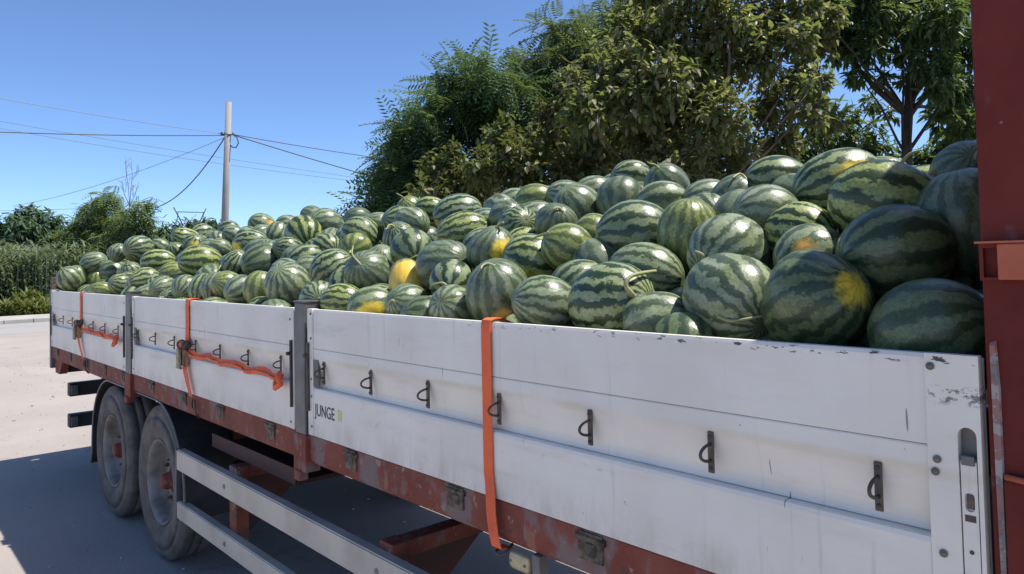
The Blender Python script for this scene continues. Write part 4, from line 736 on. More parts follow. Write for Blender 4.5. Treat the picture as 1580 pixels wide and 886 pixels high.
(-1.730,1.164,2.305,0.129,1.08,0.808,-0.456,0.373, 0.87,0.12,0.26,0.70, 0.000,0.000,-1.000,0.00,0.00,0,'pale dusty watermelon on the ridge, front panel, third from headboard'),
(-3.094,1.503,2.394,0.104,1.08,0.361,0.392,0.846, 0.10,0.78,0.37,0.71, 0.000,0.000,-1.000,0.00,0.00,1,'deep green shaded watermelon down in a gap, middle panel, first from headboard'),
(-8.347,0.255,1.823,0.095,1.08,0.160,-0.767,-0.621, 0.53,0.15,0.35,0.88, 0.000,0.000,-1.000,0.00,0.00,0,'dark striped watermelon down in a gap, rear panel, eighteenth from headboard'),
(-4.754,0.471,1.736,0.129,1.08,-0.403,-0.898,-0.177, 0.91,0.14,0.27,0.78, 0.000,0.000,-1.000,0.00,0.00,0,'pale dusty watermelon down in a gap, middle panel, 21st from headboard'),
(-6.281,0.587,2.014,0.113,1.08,0.326,0.146,0.934, 0.62,0.16,0.55,1.00, 0.000,0.000,-1.000,0.00,0.00,0,'dark striped watermelon down in a gap, rear panel, fifth from headboard'),
(-4.013,0.405,1.839,0.120,1.08,-0.185,0.666,0.723, 0.41,0.26,0.24,0.98, 0.000,0.000,-1.000,0.00,0.00,0,'dark striped watermelon down in a gap, middle panel, sixteenth from headboard'),
(-0.729,0.477,1.885,0.107,1.08,-0.783,0.056,-0.619, 0.72,0.16,0.12,0.72, 0.000,0.000,-1.000,0.00,0.00,0,'pale dusty watermelon down in a gap, front panel, sixth from headboard'),
(-3.925,1.071,2.164,0.115,1.08,-0.923,-0.375,-0.086, 0.71,0.11,0.30,0.61, 0.000,0.000,-1.000,0.00,0.00,0,'pale dusty watermelon down in a gap, middle panel, eighth from headboard'),
(-5.573,0.472,1.878,0.130,1.08,0.064,-0.125,-0.990, 0.52,0.32,0.41,0.89, 0.000,0.000,-1.000,0.00,0.00,0,'dark striped watermelon down in a gap, middle panel, 25th from headboard'),
(-4.990,0.713,2.158,0.128,1.08,0.523,0.730,0.440, 0.51,0.62,0.21,0.55, 0.000,0.000,-1.000,0.00,0.00,0,'dark smooth watermelon high on slope, middle panel, fourteenth from headboard'),
(-7.051,0.326,1.945,0.105,1.08,0.673,0.607,0.422, 0.53,0.20,0.35,0.97, 0.000,0.000,-1.000,0.00,0.00,0,'dark striped watermelon down in a gap, rear panel, thirteenth from headboard'),
(-4.109,0.579,2.084,0.113,1.08,0.325,-0.475,0.818, 0.57,0.69,0.09,0.58, 0.000,0.000,-1.000,0.00,0.00,0,'dark smooth watermelon low on slope, middle panel, sixth from headboard'),
(-0.351,0.393,1.831,0.118,1.08,-0.660,0.749,-0.048, 0.38,0.65,0.03,0.44, 0.000,0.000,-1.000,0.00,0.00,0,'dark smooth watermelon low on slope, front panel, fifth from headboard'),
(-1.157,1.199,2.275,0.120,1.08,0.302,-0.592,0.747, 0.89,0.09,0.29,0.62, 0.000,0.000,-1.000,0.00,0.00,0,'pale dusty watermelon down in a gap, front panel, seventh from headboard'),
(-7.457,1.217,2.313,0.113,1.08,0.122,-0.596,-0.794, 0.00,0.73,0.26,0.78, 0.000,0.000,-1.000,0.00,0.00,0,'deep green shaded watermelon down in a gap, rear panel, third from headboard'),
(-0.242,0.906,1.934,0.118,1.08,-0.799,-0.592,0.100, 0.47,0.61,0.13,0.49, 0.000,0.000,-1.000,0.00,0.00,0,'dark smooth watermelon down in a gap, front panel, first from headboard'),
(-6.304,0.905,2.207,0.111,1.08,-0.417,0.617,0.667, 0.63,0.23,0.36,0.89, 0.000,0.000,-1.000,0.00,0.00,0,'dark striped watermelon down in a gap, rear panel, second from headboard'),
(-5.874,0.427,1.936,0.095,1.08,0.941,0.338,-0.023, 0.83,0.10,0.10,0.50, 0.000,0.000,-1.000,0.00,0.00,0,'pale dusty watermelon low on slope, rear panel, first from headboard'),
(-5.403,0.646,2.082,0.096,1.08,0.184,0.968,-0.168, 0.91,0.00,0.22,0.75, 0.000,0.000,-1.000,0.00,0.00,0,'pale dusty watermelon down in a gap, middle panel, 23rd from headboard'),
(-1.345,0.341,1.753,0.099,1.08,-0.047,0.891,-0.451, 0.00,0.70,0.22,0.84, 0.000,0.000,-1.000,0.00,0.00,1,'deep green shaded watermelon low on slope, front panel, seventeenth from headboard'),
(-5.366,0.572,1.714,0.099,1.08,-0.882,-0.169,0.439, 0.93,0.21,0.21,0.63, 0.000,0.000,-1.000,0.00,0.00,0,'pale dusty watermelon down in a gap, middle panel, 24th from headboard'),
(-2.220,0.590,1.912,0.127,1.08,-0.038,-0.322,0.946, 0.69,0.11,0.25,0.71, 0.000,0.000,-1.000,0.00,0.00,1,'pale dusty watermelon down in a gap, front panel, fourteenth from headboard'),
(-0.278,0.640,1.958,0.117,1.08,0.449,-0.245,0.859, 0.39,0.28,0.34,0.82, 0.000,0.000,-1.000,0.00,0.00,1,'dark striped watermelon high on slope, front panel, third from headboard'),
(-7.459,0.191,1.804,0.116,1.08,-0.594,0.611,-0.523, 0.44,0.26,0.35,0.92, 0.000,0.000,-1.000,0.00,0.00,0,'dark striped watermelon down in a gap, rear panel, sixteenth from headboard'),
(-3.499,1.005,2.309,0.124,1.08,0.096,0.940,-0.328, 0.48,0.29,0.41,1.00, 0.000,0.000,-1.000,0.00,0.00,0,'dark striped watermelon high on slope, middle panel, third from headboard'),
(-4.587,0.725,2.171,0.102,1.08,-0.573,-0.574,0.585, 0.77,0.06,0.27,0.79, 0.000,0.000,-1.000,0.00,0.00,0,'pale dusty watermelon down in a gap, middle panel, fourteenth from headboard'),
(-0.712,1.037,1.917,0.130,1.08,-0.127,-0.992,0.006, 0.16,0.82,0.17,0.76, 0.000,0.000,-1.000,0.00,0.00,0,'deep green shaded watermelon on the ridge, front panel, first from headboard'),
(-6.121,0.842,2.092,0.106,1.08,0.619,-0.401,-0.675, 0.78,0.07,0.39,0.74, 0.000,0.000,-1.000,0.00,0.00,1,'pale dusty watermelon down in a gap, rear panel, first from headboard'),
(-1.072,0.660,1.951,0.123,1.08,-0.782,-0.340,-0.522, 0.42,0.24,0.43,0.97, 0.000,0.000,-1.000,0.00,0.00,0,'dark striped watermelon high on slope, front panel, sixteenth from headboard'),
(-1.675,0.650,1.850,0.094,1.08,-0.824,-0.556,0.112, 0.71,0.09,0.31,0.70, 0.000,0.000,-1.000,0.00,0.00,0,'pale dusty watermelon down in a gap, front panel, twelfth from headboard'),
(-1.080,1.470,2.349,0.096,1.08,0.351,0.264,-0.898, 0.07,0.71,0.31,0.77, 0.000,0.000,-1.000,0.00,0.00,0,'deep green shaded watermelon down in a gap, front panel, fifth from headboard'),
(-4.332,0.952,2.206,0.120,1.08,-0.177,0.259,0.950, 0.82,0.17,0.25,0.51, 0.000,0.000,-1.000,0.00,0.00,0,'pale dusty watermelon high on slope, middle panel, ninth from headboard'),
(-2.139,1.515,2.416,0.113,1.08,0.728,0.515,-0.452, 0.91,0.19,0.33,0.62, 0.000,0.000,-1.000,0.00,0.00,0,'pale dusty watermelon down in a gap, front panel, ninth from headboard'),
(-1.951,1.279,2.288,0.100,1.08,0.316,-0.583,0.748, 0.11,0.77,0.19,0.73, 0.000,0.000,-1.000,0.00,0.00,0,'deep green shaded watermelon down in a gap, front panel, tenth from headboard'),
(-5.105,0.166,1.757,0.095,1.08,-0.070,0.044,0.997, 0.67,0.07,0.29,0.70, 0.000,0.000,-1.000,0.00,0.00,1,'pale dusty watermelon down in a gap, middle panel, 27th from headboard'),
(-1.540,0.532,1.913,0.105,1.08,-0.747,0.180,0.639, 0.15,0.69,0.16,0.76, 0.000,0.000,-1.000,0.00,0.00,0,'deep green shaded watermelon down in a gap, front panel, eleventh from headboard'),
(-0.147,0.457,1.841,0.121,1.08,0.574,-0.375,0.728, 0.47,0.51,0.09,0.45, 0.000,0.000,-1.000,0.00,0.00,0,'dark smooth watermelon low on slope, front panel, first from headboard'),
(-3.309,1.172,2.153,0.107,1.08,0.351,0.624,0.698, 0.03,0.76,0.36,0.78, 0.000,0.000,-1.000,0.00,0.00,1,'deep green shaded watermelon down in a gap, middle panel, third from headboard'),
(-6.537,0.697,2.122,0.116,1.08,0.887,0.442,0.134, 0.42,0.16,0.14,0.93, 0.000,0.000,-1.000,0.00,0.00,0,'dark striped watermelon high on slope, rear panel, fourth from headboard'),
(-0.750,0.625,2.011,0.097,1.08,0.445,-0.890,-0.097, 0.75,0.08,0.28,0.59, 0.000,0.000,-1.000,0.00,0.00,0,'pale dusty watermelon high on slope, front panel, tenth from headboard'),
(-5.278,0.453,1.962,0.127,1.08,0.953,-0.163,-0.257, 0.72,0.02,0.23,0.63, 0.000,0.000,-1.000,0.00,0.00,0,'pale dusty watermelon low on slope, middle panel, tenth from headboard'),
(-3.376,0.549,1.996,0.108,1.08,-0.779,-0.001,-0.627, 0.71,0.00,0.23,0.72, 0.000,0.000,-1.000,0.00,0.00,0,'pale dusty watermelon down in a gap, middle panel, ninth from headboard'),
(-6.294,0.152,1.813,0.103,1.08,-0.507,0.380,0.774, 0.49,0.28,0.29,1.00, 0.000,0.000,-1.000,0.00,0.00,0,'dark striped watermelon by side board, rear panel, second from headboard'),
(-5.183,0.952,2.168,0.118,1.08,-0.544,-0.671,0.504, 0.68,0.01,0.30,0.63, 0.000,0.000,-1.000,0.00,0.00,0,'pale dusty watermelon down in a gap, middle panel, fifteenth from headboard'),
(-5.369,0.841,1.986,0.103,1.08,0.067,0.491,0.869, 0.56,0.79,0.24,0.47, 0.000,0.000,-1.000,0.00,0.00,1,'dark smooth watermelon down in a gap, middle panel, eighteenth from headboard'),
(-0.690,1.633,2.316,0.099,1.08,-0.825,0.565,-0.030, 0.41,0.70,0.15,0.42, 0.000,0.000,-1.000,0.00,0.00,0,'dark smooth watermelon down in a gap, front panel, third from headboard'),
(-1.546,0.208,1.769,0.103,1.08,-0.668,0.297,0.682, 0.49,0.30,0.39,0.94, 0.000,0.000,-1.000,0.00,0.00,0,'dark striped watermelon by side board, front panel, eighth from headboard'),
(-2.796,0.807,2.144,0.098,1.08,0.300,0.640,-0.708, 0.80,0.10,0.36,0.79, 0.000,0.000,-1.000,0.00,0.00,1,'pale dusty watermelon high on slope, front panel, 28th from headboard'),
(-6.470,0.491,1.979,0.116,1.08,-0.932,0.354,-0.083, 0.79,0.09,0.21,0.57, 0.000,0.000,-1.000,0.00,0.00,0,'pale dusty watermelon down in a gap, rear panel, eighth from headboard'),
(-7.943,0.243,1.812,0.112,1.08,0.006,-0.364,-0.931, 0.53,0.70,0.17,0.45, 0.000,0.000,-1.000,0.00,0.00,0,'dark smooth watermelon down in a gap, rear panel, seventeenth from headboard'),
(-5.673,0.867,2.229,0.107,1.08,-0.194,0.872,-0.450, 0.01,0.95,0.19,0.74, 0.000,0.000,-1.000,0.00,0.00,1,'deep green shaded watermelon down in a gap, middle panel, twentieth from headboard'),
(-6.146,0.310,1.882,0.119,1.08,-0.667,-0.018,0.745, 0.39,0.24,0.35,1.00, 0.000,0.000,-1.000,0.00,0.00,0,'dark striped watermelon down in a gap, rear panel, ninth from headboard'),
(-3.601,0.953,2.072,0.113,1.08,-0.250,-0.960,0.129, 0.38,0.07,0.34,1.00, 0.000,0.000,-1.000,0.00,0.00,0,'dark striped watermelon down in a gap, middle panel, seventh from headboard'),
(-0.792,1.937,2.353,0.096,1.08,-0.853,0.515,0.079, 0.16,0.86,0.18,0.77, 0.000,0.000,-1.000,0.00,0.00,0,'deep green shaded watermelon down in a gap, front panel, second from headboard'),
(-7.676,0.462,1.921,0.126,1.08,-0.133,0.122,-0.984, 0.78,0.09,0.18,0.57, 0.000,0.000,-1.000,0.00,0.00,1,'pale dusty watermelon down in a gap, rear panel, fourteenth from headboard'),
(-5.064,1.412,2.338,0.107,1.08,0.782,0.610,-0.130, 0.81,0.13,0.19,0.59, 0.000,0.000,-1.000,0.00,0.00,0,'pale dusty watermelon down in a gap, middle panel, tenth from headboard'),
(-7.733,0.275,1.878,0.097,1.08,-0.954,-0.221,-0.204, 0.07,0.76,0.04,0.80, 0.000,0.000,-1.000,0.00,0.00,0,'deep green shaded watermelon down in a gap, rear panel, fifteenth from headboard'),
(-2.375,0.611,2.042,0.094,1.08,0.359,-0.233,-0.904, 0.37,0.73,0.15,0.55, 0.000,0.000,-1.000,0.00,0.00,0,'dark smooth watermelon down in a gap, front panel, fifteenth from headboard'),
(-6.190,1.108,2.334,0.109,1.08,-0.890,-0.330,-0.315, 0.89,0.06,0.24,0.72, 0.000,0.000,-1.000,0.00,0.00,0,'pale dusty watermelon on the ridge, rear panel, third from headboard'),
(-2.524,0.437,1.977,0.096,1.08,0.887,-0.390,0.247, 0.40,0.36,0.35,0.85, 0.000,0.000,-1.000,0.00,0.00,0,'dark striped watermelon low on slope, front panel, 25th from headboard'),
(-8.504,0.143,1.783,0.118,1.08,-0.721,-0.260,0.643, 0.70,0.17,0.26,0.63, 0.000,0.000,-1.000,0.00,0.00,0,'pale dusty watermelon down in a gap, rear panel, nineteenth from headboard'),
(-3.755,1.490,2.366,0.100,1.08,0.521,-0.680,0.517, 0.55,0.77,0.20,0.59, 0.000,0.000,-1.000,0.00,0.00,0,'dark smooth watermelon down in a gap, middle panel, fourth from headboard'),
(-0.917,0.354,1.870,0.103,1.08,-0.754,-0.524,-0.396, 0.41,0.54,0.01,0.50, 0.000,0.000,-1.000,0.00,0.00,0,'dark smooth watermelon low on slope, front panel, twelfth from headboard'),
(-5.309,0.172,1.824,0.103,1.08,0.476,-0.840,0.261, 0.43,0.24,0.46,0.93, 0.000,0.000,-1.000,0.00,0.00,1,'dark striped watermelon by side board, middle panel, twelfth from headboard'),
(-7.299,0.898,2.115,0.098,1.08,0.566,0.497,-0.658, 0.41,0.18,0.33,0.92, 0.000,0.000,-1.000,0.00,0.00,0,'dark striped watermelon down in a gap, rear panel, sixth from headboard'),
(-4.185,0.769,2.142,0.104,1.08,0.614,0.273,-0.741, 0.41,0.28,0.31,0.86, 0.000,0.000,-1.000,0.00,0.00,0,'dark striped watermelon down in a gap, middle panel, eleventh from headboard'),
(-7.374,0.601,2.081,0.094,1.08,-0.194,0.749,0.633, 0.71,0.07,0.30,0.79, 0.000,0.000,-1.000,0.00,0.00,0,'pale dusty watermelon down in a gap, rear panel, tenth from headboard'),
(-3.743,0.174,1.792,0.097,1.08,0.609,0.334,0.719, 0.32,0.31,0.40,1.00, 0.000,0.000,-1.000,0.00,0.00,0,'dark striped watermelon by side board, middle panel, fourth from headboard'),
(-4.767,0.676,2.154,0.105,1.08,0.755,-0.494,0.431, 0.78,0.22,0.30,0.52, 0.000,0.000,-1.000,0.00,0.00,0,'pale dusty watermelon high on slope, middle panel, thirteenth from headboard'),
(-1.342,1.054,2.248,0.096,1.08,0.960,0.279,-0.002, 0.52,0.70,0.12,0.44, 0.000,0.000,-1.000,0.00,0.00,0,'dark smooth watermelon down in a gap, front panel, eighth from headboard'),
(-3.034,0.867,1.833,0.109,1.08,-0.604,-0.781,0.159, 0.23,0.82,0.23,0.77, 0.000,0.000,-1.000,0.00,0.00,0,'deep green shaded watermelon down in a gap, middle panel, fifth from headboard'),
(-5.375,0.394,1.764,0.096,1.08,0.616,0.744,0.257, 0.91,0.13,0.16,0.73, 0.000,0.000,-1.000,0.00,0.00,0,'pale dusty watermelon down in a gap, middle panel, 26th from headboard'),
(-3.050,0.350,1.949,0.111,1.08,-0.343,0.494,0.799, 0.39,0.29,0.23,1.00, 0.000,0.000,-1.000,0.00,0.00,0,'dark striped watermelon low on slope, middle panel, second from headboard'),
(-3.503,1.185,2.203,0.105,1.08,0.700,0.339,0.629, 0.41,0.59,0.03,0.54, 0.000,0.000,-1.000,0.00,0.00,1,'dark smooth watermelon on the ridge, middle panel, second from headboard'),
(-4.760,0.576,1.928,0.108,1.08,-0.695,-0.361,-0.622, 0.94,0.10,0.27,0.59, 0.000,0.000,-1.000,0.00,0.00,0,'pale dusty watermelon down in a gap, middle panel, nineteenth from headboard'),
(-0.678,0.971,2.142,0.094,1.08,0.198,-0.762,0.616, 0.58,0.62,0.06,0.47, 0.000,0.000,-1.000,0.00,0.00,0,'dark smooth watermelon high on slope, front panel, seventh from headboard'),
(-3.967,0.891,2.242,0.098,1.08,-0.053,0.996,0.069, 0.86,0.10,0.26,0.81, 0.000,0.000,-1.000,0.00,0.00,0,'pale dusty watermelon high on slope, middle panel, eighth from headboard'),
(-4.360,0.126,1.788,0.100,1.08,-0.327,0.939,-0.104, 0.76,0.04,0.25,0.66, 0.000,0.000,-1.000,0.00,0.00,0,'pale dusty watermelon by side board, middle panel, ninth from headboard'),
(-2.184,0.584,2.123,0.104,1.08,0.626,0.760,0.175, 0.87,0.06,0.26,0.86, 0.000,0.000,-1.000,0.00,0.00,0,'pale dusty watermelon low on slope, front panel, 22nd from headboard'),
(-2.602,0.278,1.872,0.097,1.08,-0.707,-0.329,-0.626, 0.36,0.19,0.38,1.00, 0.000,0.000,-1.000,0.00,0.00,0,'dark striped watermelon low on slope, front panel, 28th from headboard'),
(-0.816,1.273,2.022,0.094,1.08,-0.525,-0.833,0.176, 0.38,0.64,0.00,0.44, 0.000,0.000,-1.000,0.00,0.00,0,'dark smooth watermelon down in a gap, front panel, fourth from headboard'),
(-4.310,0.698,1.741,0.103,1.08,0.499,-0.709,0.497, 0.79,0.03,0.19,0.73, 0.000,0.000,-1.000,0.00,0.00,0,'pale dusty watermelon down in a gap, middle panel, twelfth from headboard'),
(-6.528,0.264,1.912,0.099,1.08,-0.189,-0.859,0.475, 0.93,0.07,0.28,0.72, 0.000,0.000,-1.000,0.00,0.00,0,'pale dusty watermelon down in a gap, rear panel, twelfth from headboard'),
(-5.203,0.612,2.088,0.106,1.08,0.137,-0.990,-0.035, 0.45,0.25,0.35,0.89, 0.000,0.000,-1.000,0.00,0.00,1,'dark striped watermelon down in a gap, middle panel, 22nd from headboard'),
(-7.209,0.998,2.294,0.112,1.08,-0.446,-0.642,-0.623, 0.50,0.23,0.31,0.98, 0.000,0.000,-1.000,0.00,0.00,0,'dark striped watermelon down in a gap, rear panel, fourth from headboard'),
(-5.670,1.047,2.288,0.099,1.08,-0.734,0.231,-0.638, 0.85,0.13,0.15,0.73, 0.000,0.000,-1.000,0.00,0.00,0,'pale dusty watermelon down in a gap, middle panel, seventeenth from headboard'),
]
